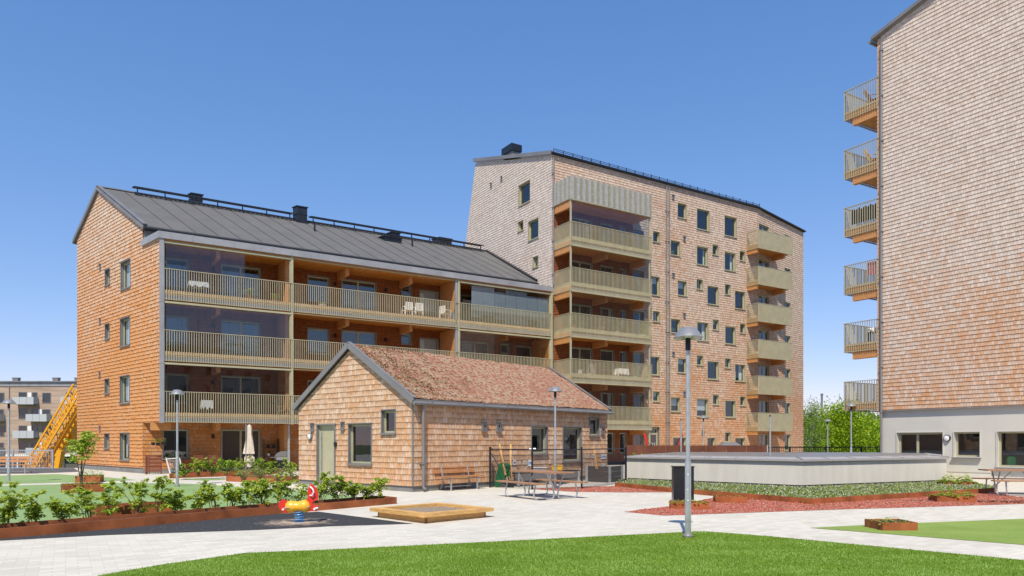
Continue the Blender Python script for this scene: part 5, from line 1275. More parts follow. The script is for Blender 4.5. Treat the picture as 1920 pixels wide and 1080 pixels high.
# yellow saddle body: rounded, dipped in the middle
mb = MB(); L0, L1 = zz_(300, 0)[0], zz_(870, 0)[0]; n = 16; ring = 14
prof_t = [(300, 590, 600), (320, 520, 690), (370, 468, 735), (430, 455, 750), (500, 468, 735), (570, 482, 715), (640, 470, 715), (700, 448, 722), (760, 445, 735), (820, 480, 715), (855, 540, 670), (870, 590, 610)]
rows = []
for x, t, b in prof_t:
    X, zt_ = zz_(x, t); _, zb_ = zz_(x, b); cz = (zt_ + zb_) / 2; rz2 = (zt_ - zb_) / 2; ry = min(0.14, rz2 * 1.05)
    rows.append([(X, ry * math.cos(2 * math.pi * k / ring), cz + rz2 * math.sin(2 * math.pi * k / ring)) for k in range(ring)])
b0 = len(mb.v)
for r_ in rows: mb.v += r_
for i in range(len(rows) - 1):
    for k in range(ring): k2 = (k + 1) % ring; mb.f.append((i * ring + k, i * ring + k2, (i + 1) * ring + k2, (i + 1) * ring + k)); mb.m.append(0)
mb.f.append(tuple(range(ring))); mb.m.append(0); mb.f.append(tuple((len(rows) - 1) * ring + k for k in range(ring))); mb.m.append(0)
mb.build('saddle', M['yellow'], sr, local=True, smooth=True)
tail = [zz_(*a) for a in ((355, 740), (290, 730), (215, 670), (165, 600), (160, 530), (190, 470), (245, 436), (310, 440), (362, 480), (330, 560), (310, 620))]
ex(tail, -0.03, 0.0).build('tail_plate', M['red'], sr, local=True)
head = [zz_(*a) for a in ((790, 700), (880, 640), (860, 560), (780, 450), (805, 400), (808, 250), (830, 130), (880, 92), (940, 120), (1000, 200), (1040, 310), (1035, 430), (1000, 460), (930, 475), (900, 515), (940, 570), (1030, 580), (1040, 640), (1000, 700), (880, 702))]
ex(head, -0.03, 0.0).build('head_plate', M['red'], sr, local=True)
mb = MB(); mb.tube([(*[zz_(875, 150)[0]], -0.035, zz_(875, 150)[1]), (zz_(875, 150)[0], -0.08, zz_(875, 150)[1]), (zz_(930, 190)[0], -0.10, zz_(930, 190)[1]), (zz_(955, 260)[0], -0.10, zz_(955, 260)[1]), (zz_(915, 345)[0], -0.08, zz_(915, 345)[1]), (zz_(860, 348)[0], -0.035, zz_(860, 348)[1])], 0.016, 8)
mb.build('handle', M['white'], sr, local=True, smooth=True)
mb = MB(); mb.tube([(zz_(990, 635)[0], -0.2, zz_(990, 635)[1]), (zz_(990, 635)[0], 0.17, zz_(990, 635)[1])], 0.022, 8); mb.tube([(zz_(1050, 620)[0], -0.10, zz_(1050, 620)[1]), (zz_(990, 640)[0], -0.12, zz_(990, 640)[1])], 0.02, 8); mb.build('footrest', M['white'], sr, local=True, smooth=True)
mb = MB(); a = zz_(265, 655); mb.tube([(a[0], -0.045, a[1]), (a[0], 0.01, a[1])], 0.022, 10); mb.build('bolt_cover', M['white'], sr, local=True)
for x in (375, 840):
    a = zz_(x, 610 if x < 500 else 592); mb = MB(); l_ = 0.055 if x < 500 else 0.02; mb.tube([(a[0] - l_, -0.118, a[1]), (a[0] + l_, -0.142 if x < 500 else -0.125, a[1])], 0.009, 8); mb.build('bolt', M['galv'], sr, local=True)
# ---------------------------------------------------------------- litter bin
bn = thing('litter_bin', (4.47, 18.6, 0), 'tall black metal litter bin behind the lamp and a rusty planter', 'bin', rz=R(-6))
mb = MB(); mb.box(-0.26, 0.26, 0, 0.42, 0.08, 0.93); mb.build('body', M['dark'], bn, local=True)
mb = MB(); mb.box(-0.255, -0.12, -0.008, -0.002, 0.1, 0.86); mb.box(-0.115, 0.255, -0.008, -0.002, 0.1, 0.86)
for x in (-0.23, 0.23):
    for z in (0.14, 0.5, 0.83): mb.tube([(x, -0.014, z), (x, -0.006, z)], 0.009, 8)
mb.build('door', M['dark'], bn, local=True)
mb = MB(); mb.box(-0.28, 0.28, -0.02, 0.44, 0.93, 0.955); mb.build('lid', M['dark'], bn, local=True)
mb = MB(); mb.box(-0.2, 0.2, 0.05, 0.37, 0, 0.08); mb.build('base', M['dark'], bn, local=True)

# ---------------------------------------------------------------- mesh fence by the garden house
fc = thing('mesh_fence', (-0.79, 25.8, 0), 'black chain-link fence with tubular rail beside the garden house', 'fence')
FP = [Vector((-0.76, 24.9)), Vector((0.675, 23.85)), Vector((2.36, 24.2)), Vector((4.40, 27.6))]
for i, p in enumerate(FP):
    mb = MB(); mb.tube([(p.x, p.y, 0), (p.x, p.y, 1.42)], 0.038 if i in (0, 3) else 0.032, 8); mb.build('post', M['dark'], fc)
mb = MB(); mb.tube([(p.x, p.y, 1.335) for p in FP], 0.022, 6, cap=False); mb.build('top_rail', M['dark'], fc)
mb = MB(); r_ = 0.0034
for a, b in zip(FP[:-1], FP[1:]):
    L_ = (b - a).length; d = (b - a).normalized(); H_ = 1.12; z0 = 0.05; st = 0.062
    k = -H_
    while k < L_:
        for sg in (1, -1):
            u0, u1 = max(0, k), min(L_, k + H_)
            if sg == 1: v0, v1 = u0 - k, u1 - k
            else: v0, v1 = H_ - (u0 - k), H_ - (u1 - k)
            p = a + d * u0; q_ = a + d * u1; mb.tube([(p.x, p.y, z0 + v0), (q_.x, q_.y, z0 + v1)], r_, 3, cap=False)
        k += st
mb.build('wire_mesh', M['dark'], fc)
mb = MB(); p = FP[0]; mb.tube([(p.x + 0.03, p.y, 1.2), (p.x + 0.42, p.y - 0.25, 0.55)], 0.014, 6); mb.tube([(FP[0].x, FP[0].y, 1.335), (FP[0].x + .09, FP[0].y - .06, 1.335)], 0.03, 8); mb.build('brace', M['dark'], fc)
mb = MB(); p = FP[1]; d = (FP[2] - FP[1]).normalized(); mb.tube([(p.x - 0.09, p.y + 0.05, 1.35), (p.x + 0.12, p.y + .01, 1.36)], 0.032, 8); mb.build('latch', M['galv'], fc)

# ---------------------------------------------------------------- things behind the mesh fence
wb = thing('wheelbarrow', (-0.32, 25.0, 0.0), 'green wheelbarrow tipped upright against the fence', 'wheelbarrow', rz=R(-8))
k_ = 25.0 / F
def wz(x, y): return ((910 + x / 6.857 - 943) * k_, (911.5 - (820 + y / 6.857)) * k_)
tr_ = [wz(*a) for a in ((118, 620), (118, 560), (150, 430), (170, 330), (200, 316), (300, 318), (315, 345), (320, 470), (260, 500), (190, 600), (160, 625))]
ex(tr_, 0.0, 0.22).build('tray', M['green'], wb, local=True)
mb = MB(); a = wz(320, 590); mb.tube([(a[0], -0.06, a[1]), (a[0], 0.02, a[1])], 0.16, 18); w_ = mb.build('wheel', M['dark'], wb, local=True)
mb = MB(); mb.tube([(wz(245, 350)[0], -0.05, wz(245, 350)[1]), (wz(400, 355)[0], -0.1, wz(400, 355)[1]), (wz(440, 385)[0], -0.1, wz(440, 385)[1]), (wz(400, 420)[0], -0.1, wz(400, 420)[1])], 0.016, 6)
mb.tube([(wz(330, 350)[0], -0.05, wz(330, 350)[1]), (wz(280, 430)[0], -0.05, wz(280, 430)[1]), (wz(320, 590)[0], -0.05, wz(320, 590)[1])], 0.016, 6); mb.build('handle', M['dark'], wb, local=True)
def plank(x0, y0, x1, y1, Y, label, w_=0.08, nm='timber_plank', lean=0.0):
    P = lambda x, y, YY: Vector(((x - CX) / F * YY, YY, EYE + (HY - y) / F * YY))
    a, b = P(x1, y1, Y), P(x0, y0, Y + lean); root = thing(nm, (a.x, a.y, 0), label, 'plank')
    mb = MB(); mb.bar(a, b, w_ * 0.75, 0.03); mb.build('board', M['pine'], root); return root
plank(936, 832, 948, 891, 24.85, 'slanting pine plank leaning over the green wheelbarrow', lean=0.35)
plank(957.4, 833, 957.6, 896, 25.2, 'upright pine plank right of the green wheelbarrow', lean=0.3)
plank(1112, 838, 1120, 880, 28.2, 'thin stick leaning in the dark raised bed', 0.03, 'garden_stick', lean=0.3)
plank(1115, 852, 1118, 878, 28.3, 'short pine spade handle standing in the dark raised bed', 0.09, 'spade_handle', lean=0.1)
# dark raised bed
rb = thing('raised_bed', gp(1143, 905), 'raised planting box of dark boards with steel corner posts', 'raised bed')
c0_, c1_, c2_ = Vector((2.98, 28.6)), gp(1143, 905).xy, Vector((4.42, 28.8))
mb = MB()
for a, b in ((c0_, c1_), (c1_, c2_)):
    d = (b - a).normalized(); n_ = Vector((-d.y, d.x)) * 0.05
    for z in (0.02, 0.225, 0.43):
        mb.hexa([(*a, z), (*b, z), (*(b + n_), z), (*(a + n_), z)], [(*a, z + .195), (*b, z + .195), (*(b + n_), z + .195), (*(a + n_), z + .195)])
mb.build('boards', mat_wood('dark_boards', (0.075, 0.065, 0.058)), rb)
for p in (c0_, c1_, c2_): mb = MB(); mb.box(p.x - .05, p.x + .05, p.y - 0.06, p.y + 0.02, 0, 0.65); mb.build('corner_post', M['galv'], rb)
mb = MB(); mb.poly([(c0_.x, c0_.y, .5), (c1_.x, c1_.y, .5), (c2_.x, c2_.y, .5), (3.7, 29.3, .5)]); mb.build('soil', M['soil'], rb)
# grey potting bench along the wall
pb = thing('potting_bench', (0.9, 26.6, 0), 'low grey potting bench with black top along the house wall', 'bench table')
A0, A1 = Vector(HL.P(HL.s(968, .75), 0, .75)[:2]), Vector(HL.P(HL.s(1088, .75), 0, .75)[:2]); d = (A1 - A0).normalized(); n_ = Vector((d.y, -d.x)) * -0.55
mb = MB(); mb.hexa([(*A0, .46), (*A1, .46), (*(A1 + n_), .46), (*(A0 + n_), .46)], [(*A0, .49), (*A1, .49), (*(A1 + n_), .49), (*(A0 + n_), .49)]); mb.build('top', M['dark'], pb)
mb = MB(); mb.hexa([(*A0, .2), (*A1, .2), (*(A1 - n_ * -0.05), .2), (*(A0 + n_ * .05), .2)], [(*A0, .455), (*A1, .455), (*(A1 + n_ * .05), .455), (*(A0 + n_ * .05), .455)]); mb.build('front_panel', M['metal'], pb)
for t in (0.03, 0.5, 0.97): p = A0.lerp(A1, t); mb = MB(); mb.box(p.x - .04, p.x + .04, p.y - .01, p.y + .06, 0, .455); mb.build('leg', M['galv'], pb)
cr_ = thing('plastic_crate', ((1044 - CX) / F * 27.6, 27.6, 0.49), 'yellow plastic crate standing on the grey potting bench', 'crate')
x0, y0 = cr_.location.x, 27.45
mb = MB(); t = .015
for b in ((-.2, .2, 0, t), (-.2, .2, .26 - t, .26), (-.2, -.2 + t, t, .26 - t), (.2 - t, .2, t, .26 - t)): mb.box(x0 + b[0], x0 + b[1], y0 + b[2], y0 + b[3], .49, .67)
mb.box(x0 - .2, x0 + .2, y0, y0 + .26, .492, .50); mb.build('walls', M['yellow'], cr_)
mb = MB(); mb.box(x0 - .22, x0 + .22, y0 - .02, y0 + .28, .67, .69); mb.build('rim', M['yellow'], cr_)
bx = thing('storage_tray', ((1010 - CX) / F * 26.6, 26.6, 0.49), 'pale grey plastic tray on the grey potting bench', 'tray')
x0, y0 = bx.location.x, 26.6; mb = MB(); mb.hexa([(x0 - .22, y0, .49), (x0 + .22, y0, .49), (x0 + .22, y0 + .25, .49), (x0 - .22, y0 + .25, .49)], [(x0 - .28, y0 - .03, .60), (x0 + .28, y0 - .03, .62), (x0 + .28, y0 + .28, .62), (x0 - .28, y0 + .28, .60)]); mb.build('tub', M['panel'], bx)
mb = MB(); mb.box(x0 - .3, x0 + .3, y0 - .05, y0 + .3, .62, .635); mb.build('rim', M['white'], bx)
# paper signs pinned to the house wall
pc = [((0.12, 0.32, 0.62), (0.75, 0.6, 0.25)), ((0.1, 0.4, 0.3), (0.2, 0.5, 0.5)), ((0.5, 0.2, 0.15), (0.25, 0.4, 0.6))]
mp1 = mat('print_blue', (0.10, 0.22, 0.50), 0.7); mp2 = mat('print_teal', (0.12, 0.38, 0.36), 0.7); mp3 = mat('print_ochre', (0.55, 0.35, 0.12), 0.7)
for i, (px, py, ww, hh, pm, lab) in enumerate(((963.5, 867, .14, .19, 0, 'small paper notice just right of the upright plank'), (982, 867, .10, .15, 1, 'narrow teal notice between the two larger notices left of the lamp'), (992.5, 868, .20, .24, 0, 'larger printed sheet beside the second fence post'),
        (1030, 865.5, .12, .16, 2, 'small notice under the first long-wall window'), (1102.5, 855, .09, .17, 1, 'narrow teal notice right of the tall window'), (1110.5, 855, .12, .17, 0, 'pale notice behind the spade handle'), (1131, 856, .44, .20, 0, 'wide row of printed pictures at the right end of the wall'), (1110, 870, .10, .15, 2, 'low pale notice above the dark raised bed'), (1131, 871.5, .24, .12, 1, 'low wide notice above the right end of the raised bed'))):
    a = HL.s(px); z = HL.z(px, py); root = thing('paper_notice', HL.P(a, z, 0.03), lab, 'notice', 'notices pinned to the garden house wall')
    mb = MB(); HL.box(mb, a - ww / 2, a + ww / 2, z - hh / 2, z + hh / 2, 0.027, 0.031); mb.build('sheet', M['white'], root)
    mb = MB(); n = max(1, int(ww / 0.1))
    for k in range(n):
        b = a - ww / 2 + ww * (k + .5) / n; HL.box(mb, b - ww / n * .33, b + ww / n * .33, z - hh * .25, z + hh * .2, 0.0315, 0.033)
    mb.build('picture', [mp1, mp2, mp3][pm], root)

# ---------------------------------------------------------------- brown steel screen and play things behind the outbuilding
cs = thing('steel_screen', (5.7, 39, 0), 'long brown rusty steel screen wall behind the low outbuilding', 'screen wall')
SW = Wall(((1172 - CX) / F * 38.5, 38.5), (1, 0.0), (0, -1)); s1 = SW.s(1438)
n = 7
for i in range(n):
    mb = MB(); SW.box(mb, s1 * i / n + .01, s1 * (i + 1) / n - .01, 0, 1.40 - 0.004 * (i % 2), -0.03, 0.0); mb.build('steel_panel', M['corten_d'], cs)
mb = MB(); SW.box(mb, s1, s1 + 0.04, 0, 1.41, -0.08, 0.03); mb.build('end_post', M['panel'], cs)
def ppx(px, py, Y): return ((px - CX) / F * Y, Y, EYE + (HY - py) / F * Y)
pn = thing('rope_climber', ppx(1240, 828, 41)[:2] + (0,), 'two leaning red tubes with ropes of a climbing net behind the brown screen', 'climbing frame')
mb = MB(); mb.tube([ppx(1217, 870, 41), ppx(1213, 832, 41), ppx(1208, 813, 41)], 0.07, 10); mb.build('post', M['red'], pn, smooth=True)
mb = MB(); mb.tube([ppx(1273, 870, 41), ppx(1274.5, 832, 41), ppx(1279, 813, 41)], 0.07, 10); mb.build('post', M['red'], pn, smooth=True)
mb = MB(); mb.tube([ppx(1212, 823, 41), ppx(1219, 835, 41.3), ppx(1232, 846, 41.5)], 0.02, 5); mb.tube([ppx(1275, 821, 41), ppx(1268, 833, 41.3), ppx(1258, 846, 41.5)], 0.02, 5); mb.build('rope', M['dark'], pn)
ph = thing('playhouse', (ppx(1371, 828, 41)[0], 41, 0), 'tiny grey playhouse roof peeping over the brown screen', 'playhouse')
x0 = ph.location.x; mb = MB(); mb.box(x0 - .45, x0 + .45, 41, 41.9, 0, 1.38); mb.build('walls', M['pine'], ph)
mb = MB(); mb.hexa([(x0 - .58, 40.85, 1.36), (x0 + .58, 40.85, 1.36), (x0 + .58, 42.0, 1.36), (x0 - .58, 42.0, 1.36)], [(x0 - .35, 41.35, 1.56), (x0 + .38, 41.35, 1.56), (x0 + .38, 41.5, 1.56), (x0 - .35, 41.5, 1.56)]); mb.build('roof', M['metal'], ph)
for (px, py, Y, z0, lab) in ((1277, 788, 38.0, 0.0, 'thin grey pole with a dark tip in front of the left red tube pair'), (1444, 781, 27.0, 1.06, 'thin grey pole rising from the outbuilding roof edge')):
    r = thing('thin_pole', ((px - CX) / F * Y, Y, z0), lab, 'pole', 'thin grey poles'); a = ppx(px, py, Y)
    mb = MB(); mb.tube([(a[0], Y, z0), a], 0.03 if Y < 30 else 0.05, 8); mb.build('shaft', M['galv'], r); mb = MB(); mb.tube([a, (a[0], Y, a[2] + 0.05)], 0.035 if Y < 30 else 0.05, 8); mb.build('tip', M['dark'], r)

# ---------------------------------------------------------------- black railing towards the trees
def rail_fence(name, a, b, h, step, label, mname, z0=0.0, post=2.4, bw=0.02, rw_=0.06):
    a, b = Vector(a), Vector(b); L_ = (b - a).length; d = (b - a).normalized(); root = thing(name, (a.x, a.y, z0), label, 'railing')
    mb = MB(); n = int(L_ / step)
    for i in range(n + 1): p = a + d * (L_ * i / n); mb.bar((p.x, p.y, z0 + 0.08), (p.x, p.y, z0 + h - .04), bw)
    mb.build('bars', M[mname], root)
    mb = MB(); mb.bar((*a, z0 + h - 0.03), (*b, z0 + h - 0.03), rw_, 0.06); mb.build('top_rail', M[mname], root)
    mb = MB(); mb.bar((*a, z0 + 0.08), (*b, z0 + 0.08), 0.04, 0.04); mb.build('bottom_rail', M[mname], root)
    n = max(1, int(L_ / post))
    for i in range(n + 1): p = a + d * (L_ * i / n); mb = MB(); mb.bar((p.x, p.y, z0), (p.x, p.y, z0 + h + 0.02), 0.08); mb.build('post', M[mname], root)
    return root
rail_fence('balustrade', (16.0, 47.5), (26.6, 49.5), 1.25, 0.13, 'black metal railing in front of the maple trees', 'dark')
rail_fence('balustrade', (-26.8, 41.7), (-40.0, 40.8), 1.12, 0.12, 'pale grey railing along the yard edge at far left, with the crane behind', 'galv', 0.0, 2.2, 0.018, 0.045)

# ---------------------------------------------------------------- far apartment block at the left
FY = 124.0; FW = Wall(((-60 - CX) / F * FY, FY), (1, 0.0), (0, -1))
fb = thing('apartment_block', (FW.o.x + 10, FY, -3.4), 'distant boarded apartment block with small grey balconies behind the crane', 'building')
fpx = lambda x, y: (x / 4.912, 700 + y / 4.912)
mb = MB(); FWs = FW.s(330)
fhol = []; ftyp = []
rowsy = [(172, 330, 480, 636)]
def fwin(x0, y0, x1, y1):
    a = fpx(x0, y0); b = fpx(x1, y1); r = FW.rect(a[0], a[1], b[0], b[1]); return r
fb_list = []
for ox in (-428, 0, 436, 872):
    for fl, y in enumerate((172, 328, 480, 636)):
        dy = y
        if fl % 2 == 0:
            fb_list += [('w', ox + 172, dy, ox + 250, dy + 55), ('d', ox + 255, dy + 5, ox + 290, dy + 56), ('w', ox + 296, dy + 2, ox + 346, dy + 54), ('b', ox + 163, dy + 50, ox + 356, dy + 118), ('w', ox + 390, dy + 6, ox + 470, dy + 102)]
        else:
            fb_list += [('w', ox + 172, dy - 3, ox + 250, dy + 92), ('w', ox + 292, dy, ox + 350, dy + 52), ('d', ox + 355, dy + 3, ox + 386, dy + 54), ('w', ox + 390, dy + 2, ox + 466, dy + 52), ('b', ox + 283, dy + 50, ox + 475, dy + 118)]
mb.poly([FW.P(-20, -0.6), FW.P(FWs, -0.6), FW.P(FWs, 11.2), FW.P(-20, 11.2)], 0, [(-20, -0.6), (FWs, -0.6), (FWs, 11.2), (-20, 11.2)])
FW.box(mb, -20, FWs, 11.2, 11.9, -2, 0.12, 1); FW.box(mb, -20, FWs, 11.9, 12.1, -2, 0.4, 2); FW.box(mb, -20, FWs, -0.95, -0.6, -1, 0.15, 3)
FW.box(mb, -20, FWs, -3.4, -0.95, -1.2, -0.8, 4)
mb.build('wall', [mat('weathered_boarding', (0.40, 0.295, 0.22), 0.85, 0, 0.22, 0.5, 0, stretch=(0.25, 1, 4)), M['metal_l'], M['metal'], M['white'], M['inside']], fb)
for k in range(26):
    mb = MB(); a = -20 + k * 1.9; FW.box(mb, a, a + 0.16, -3.4, -0.95, -0.8, 0.05); 
    if k < 20 and -2 < a < FWs: mb.build('ground_floor_pillar', M['white'], fb)
for t, x0, y0, x1, y1 in fb_list:
    r = fwin(x0, y0, x1, y1)
    if r[1] < 0 or r[0] > FW.s(160): continue
    if t == 'w':
        mb = MB()
        for (b0, b1, c0, c1) in ((r[0], r[1], r[3] - .09, r[3]), (r[0], r[1], r[2], r[2] + .09), (r[0], r[0] + .09, r[2] + .09, r[3] - .09), (r[1] - .09, r[1], r[2] + .09, r[3] - .09)): FW.box(mb, b0, b1, c0, c1, 0.0, 0.06)
        wn = mb.build('window', M['metal'], fb); mb = MB(); FW.box(mb, r[0] + .09, r[1] - .09, r[2] + .09, r[3] - .09, 0.005, 0.02); mb.build('pane', M['farglass'] if 'farglass' in M else M.setdefault('farglass', mat('dark_pane', (0.02, 0.025, 0.03), 0.04, spec=0.9)), wn)
    elif t == 'd': mb = MB(); FW.box(mb, r[0], r[1], r[2], r[3], 0.0, 0.05); mb.build('door', M['white'], fb)
    else:
        mb = MB(); FW.box(mb, r[0], r[1], r[2], r[2] + 0.12, 0.02, 1.3, 1)
        n = 3
        for k in range(n): b0 = r[0] + (r[1] - r[0]) * k / n; b1 = r[0] + (r[1] - r[0]) * (k + 1) / n; FW.box(mb, b0 + .02, b1 - .02, r[2] + .02, r[3], 1.3, 1.34)
        FW.box(mb, r[0], r[0] + .04, r[2] + .12, r[3], .02, 1.3); FW.box(mb, r[1] - .04, r[1], r[2] + .12, r[3], .02, 1.3); mb.build('balcony', [M['panel'], M['metal']], fb)
for x in (84, 456, 660): 
    mb = MB(); a = FW.s(fpx(x, 0)[0]); FW.box(mb, a, a + 0.95, 12.1, 12.75, -1.5, -0.8); FW.box(mb, a - .05, a + 1.0, 12.6, 12.8, -1.55, -0.75); mb.build('roof_vent', M['metal'], fb)
mb = MB(); a = FW.s(fpx(85, 0)[0]); FW.box(mb, a, a + .12, -0.6, 11.8, 0.02, 0.14); mb.build('downpipe', M['metal'], fb)

# ---------------------------------------------------------------- yellow crane jib
cj = thing('crane', ppx(100, 880, 62), 'yellow telescopic crane jib with lattice side frame rising from behind the yard', 'crane')
cj.location.z = -3.4
YC = 62.0
mb = MB(); A_, B_2 = Vector(ppx(70, 925, YC)), Vector(ppx(162, 745, YC)); mb.bar(A_, B_2, 0.9, 0.75); mb.build('main_boom', M['crane'], cj)
mb = MB()
lo0, lo1 = Vector(ppx(62, 905, YC - 1.2)), Vector(ppx(158, 743, YC - 1.2)); up0, up1 = Vector(ppx(48, 893, YC - 1.2)), Vector(ppx(150, 722, YC - 1.2))
for yy in (0, -0.9):
    o = Vector((0, yy, 0))
    mb.bar(lo0 + o, lo1 + o, 0.13); mb.bar(up0 + o, up1 + o, 0.13)
    n = 18
    for i in range(n):
        t0, t1, tm = i / n, (i + 1) / n, (i + .5) / n
        mb.bar(lo0.lerp(lo1, t0) + o, up0.lerp(up1, tm) + o, 0.07); mb.bar(up0.lerp(up1, tm) + o, lo0.lerp(lo1, t1) + o, 0.07)
for i in range(10): t = i / 9; mb.bar(lo0.lerp(lo1, t), lo0.lerp(lo1, t) + Vector((0, -0.9, 0)), 0.07); mb.bar(up0.lerp(up1, t), up0.lerp(up1, t) + Vector((0, -0.9, 0)), 0.07)
mb.build('lattice_jib', M['crane'], cj)
mb = MB(); p = Vector(ppx(130, 800, YC)); mb.bar(p, p + Vector((0.1, 0.3, -1.0)), 0.9, 0.7); mb.build('boom_bracket', M['crane'], cj)
mb = MB(); mb.tube([ppx(127, 800, YC), ppx(108, 880, YC), ppx(98, 925, YC)], 0.28, 8); mb.build('lift_cylinder', M['galv'], cj)
mb = MB(); mb.bar(ppx(114, 845, YC - 2), ppx(101, 925, YC - 2), 0.5, 0.4); mb.build('outrigger', M['crane'], cj)
mb = MB(); c = ppx(88, 960, YC); mb.box(c[0] - 4, c[0] + 4, YC - 1.3, YC + 1.3, -2.4, -1.6); mb.build('carrier', M['crane'], cj)
for x in (-3, -1.5, 1.5, 3): mb = MB(); mb.tube([(c[0] + x, YC - 1.35, -2.75), (c[0] + x, YC - 1.0, -2.75)], 0.62, 16); mb.build('wheel', M['dark'], cj)

# ---------------------------------------------------------------- patio things below the balconies
def on(W, px, out, z=0): return W.P(W.s(px, out), z, out)
pr = thing('closed_parasol', ppx(463.5, 893, 33.2)[:2] + (0,), 'closed beige parasol with grey mast in the planting bed', 'parasol'); x0, y0 = pr.location.x, pr.location.y
mb = MB(); mb.tube([(x0 - .03, y0 - .05, 0), (x0 - .03, y0 - .05, 2.4)], 0.035, 8); mb.build('mast', M['metal'], pr)
def drape(prof, n=18, amp=0.18, seed=0):
    mb = MB(); 
    for r_, z in prof:
        for k in range(n):
            t = 2 * math.pi * k / n; rr2 = r_ * (1 + amp * math.sin(t * 5 + z * 2 + seed)); mb.v.append((x0 + .07 + rr2 * math.cos(t), y0 + .08 + rr2 * 0.8 * math.sin(t), z))
    for i in range(len(prof) - 1):
        for k in range(n): k2 = (k + 1) % n; mb.f.append((i * n + k, i * n + k2, (i + 1) * n + k2, (i + 1) * n + k)); mb.m.append(0)
    return mb
drape([(0.15, 0.42), (0.2, 0.6), (0.21, 0.85), (0.13, 1.02), (0.08, 1.06)]).build('lower_canopy', M['cloth'], pr, smooth=True)
drape([(0.25, 1.03), (0.235, 1.12), (0.17, 1.6), (0.12, 1.95), (0.10, 2.25), (0.07, 2.36), (0.0, 2.4)], seed=1).build('canopy', M['cloth'], pr, smooth=True)
mb = MB(); mb.tube([(x0 + .07 + 0.115 * math.cos(t * .6), y0 + .08 + .1 * math.sin(t * .6), 1.05) for t in range(12)], 0.02, 6); mb.build('strap', M['dark'], pr)
def slat_chair(loc, rz, label, src=[None], group='red slatted garden chairs'):
    if src[0] is None:
        r = thing('garden_chair', loc, label, 'chair', group, rz=rz)
        mb = MB()
        for i in range(6): mb.box(-.22, .22, -.2 + i * .075, -.14 + i * .075, .43, .45)
        mb.build('seat', M['teak'], r, local=True)
        mb = MB()
        for i in range(6): z = .52 + i * .07; mb.box(-.2, .2, .22 + i * .018, .235 + i * .018, z, z + .045)
        for x in (-.22, .2): mb.hexa([(x, .2, .45), (x + .025, .2, .45), (x + .025, .23, .45), (x, .23, .45)], [(x, .33, .97), (x + .025, .33, .97), (x + .025, .36, .97), (x, .36, .97)])
        mb.build('backrest', M['teak'], r, local=True)
        for x in (-.22, .2):
            mb = MB(); mb.bar((x, -.2, 0), (x, .22, .5), .03); mb.build('leg', M['teak'], r, local=True); mb = MB(); mb.bar((x, .25, 0), (x, -.18, .45), .03); mb.build('leg', M['teak'], r, local=True)
        src[0] = r; return r
    r = copy_tree(src[0]); r.location = loc; r.rotation_euler.z = rz; r['label'] = label; return r
a2 = math.atan2(DB.y, DB.x)
c1 = on(WM, 370, 1.25); c2 = on(WM, 397, 1.35)
slat_chair(c1, a2 + math.pi, 'red slatted chair at the patio table, nearer the large window'); slat_chair(c2, a2 + math.pi, 'red slatted chair at the patio table, nearer the patio door')
tb = thing('garden_table', on(WM, 374, 0.7), 'red slatted patio table behind the two red chairs', 'table', rz=a2)
mb = MB()
for i in range(7): mb.box(-.8, .8, -.35 + i * .1, -.26 + i * .1, .70, .73)
mb.build('table_top', M['teak'], tb, local=True)
for x in (-.7, .7):
    for y in (-.3, .28): mb = MB(); mb.box(x - .03, x + .03, y - .03, y + .03, 0, .70); mb.build('leg', M['teak'], tb, local=True)
fs = thing('folded_chairs', on(WM, 291, 0.9), 'stack of folded red slatted chairs leaning at the building corner', 'folded chairs', rz=a2)
for k in range(4):
    mb = MB(); y = -.12 + k * .06
    o_ = -0.42 + 0.10 * k if k < 3 else 0
    for i in range(9): mb.box(-.26 + o_ * .4, .26, y, y + .02, .12 + i * .09, .18 + i * .09)
    for x in (-.28 + o_ * .4, .25): mb.box(x, x + .035, y - .005, y + .03, 0.0, .95)
    mb.build('folded_chair', M['teak'], fs, local=True)
ct = thing('laundry_cart', on(WM, 325, 1.5), 'white tilted wire trolley between the folded chairs and the table', 'trolley', rz=a2)
mb = MB()
for a, b in (((-.3, 0, .75), (-.12, 0, .02)), ((.3, 0, .75), (.42, 0, .05)), ((-.3, 0, .75), (.3, 0, .78)), ((-.3, .25, .75), (-.12, .25, .02)), ((.3, .25, .75), (.42, .25, .05)), ((-.3, .25, .75), (.3, .25, .78))): mb.tube([a, b], .018, 6)
mb.build('frame', M['white'], ct, local=True)
mb = MB()
for i in range(9): mb.tube([(-.28 + i * .07, 0, .72), (-.14 + i * .065, 0, .1)], .006, 4); mb.tube([(-.27 + i * .016, 0, .68 - i * .07), (.3 + i * .012, 0, .68 - i * .07)], .006, 4)
mb.build('wire_basket', M['galv'], ct, local=True)
bq = thing('barbecue', on(WM, 529, 1.3), 'dark grey gas barbecue with domed lid by the steel post', 'barbecue', rz=a2)
mb = MB(); ex([(-.36, .80), (-.36, .86), (-.25, 1.0), (-.08, 1.08), (.2, 1.1), (.34, 1.08), (.36, .80)], -.25, .25, mb=mb).build('lid', M['metal'], bq, local=True)
mb = MB(); mb.box(-.34, .34, -.24, .24, .62, .79); mb.build('firebox', M['metal_l'], bq, local=True)
mb = MB(); mb.box(-.3, .3, -.22, .22, .12, .6); mb.build('cabinet', M['dark'], bq, local=True)
mb = MB(); mb.box(-.62, -.37, -.2, .2, .76, .79); mb.build('side_shelf', M['metal'], bq, local=True)
for x in (-.28, .28): mb = MB(); mb.tube([(x, -.26, .1), (x, -.2, .1)], .1, 12); mb.build('wheel', M['dark'], bq, local=True)
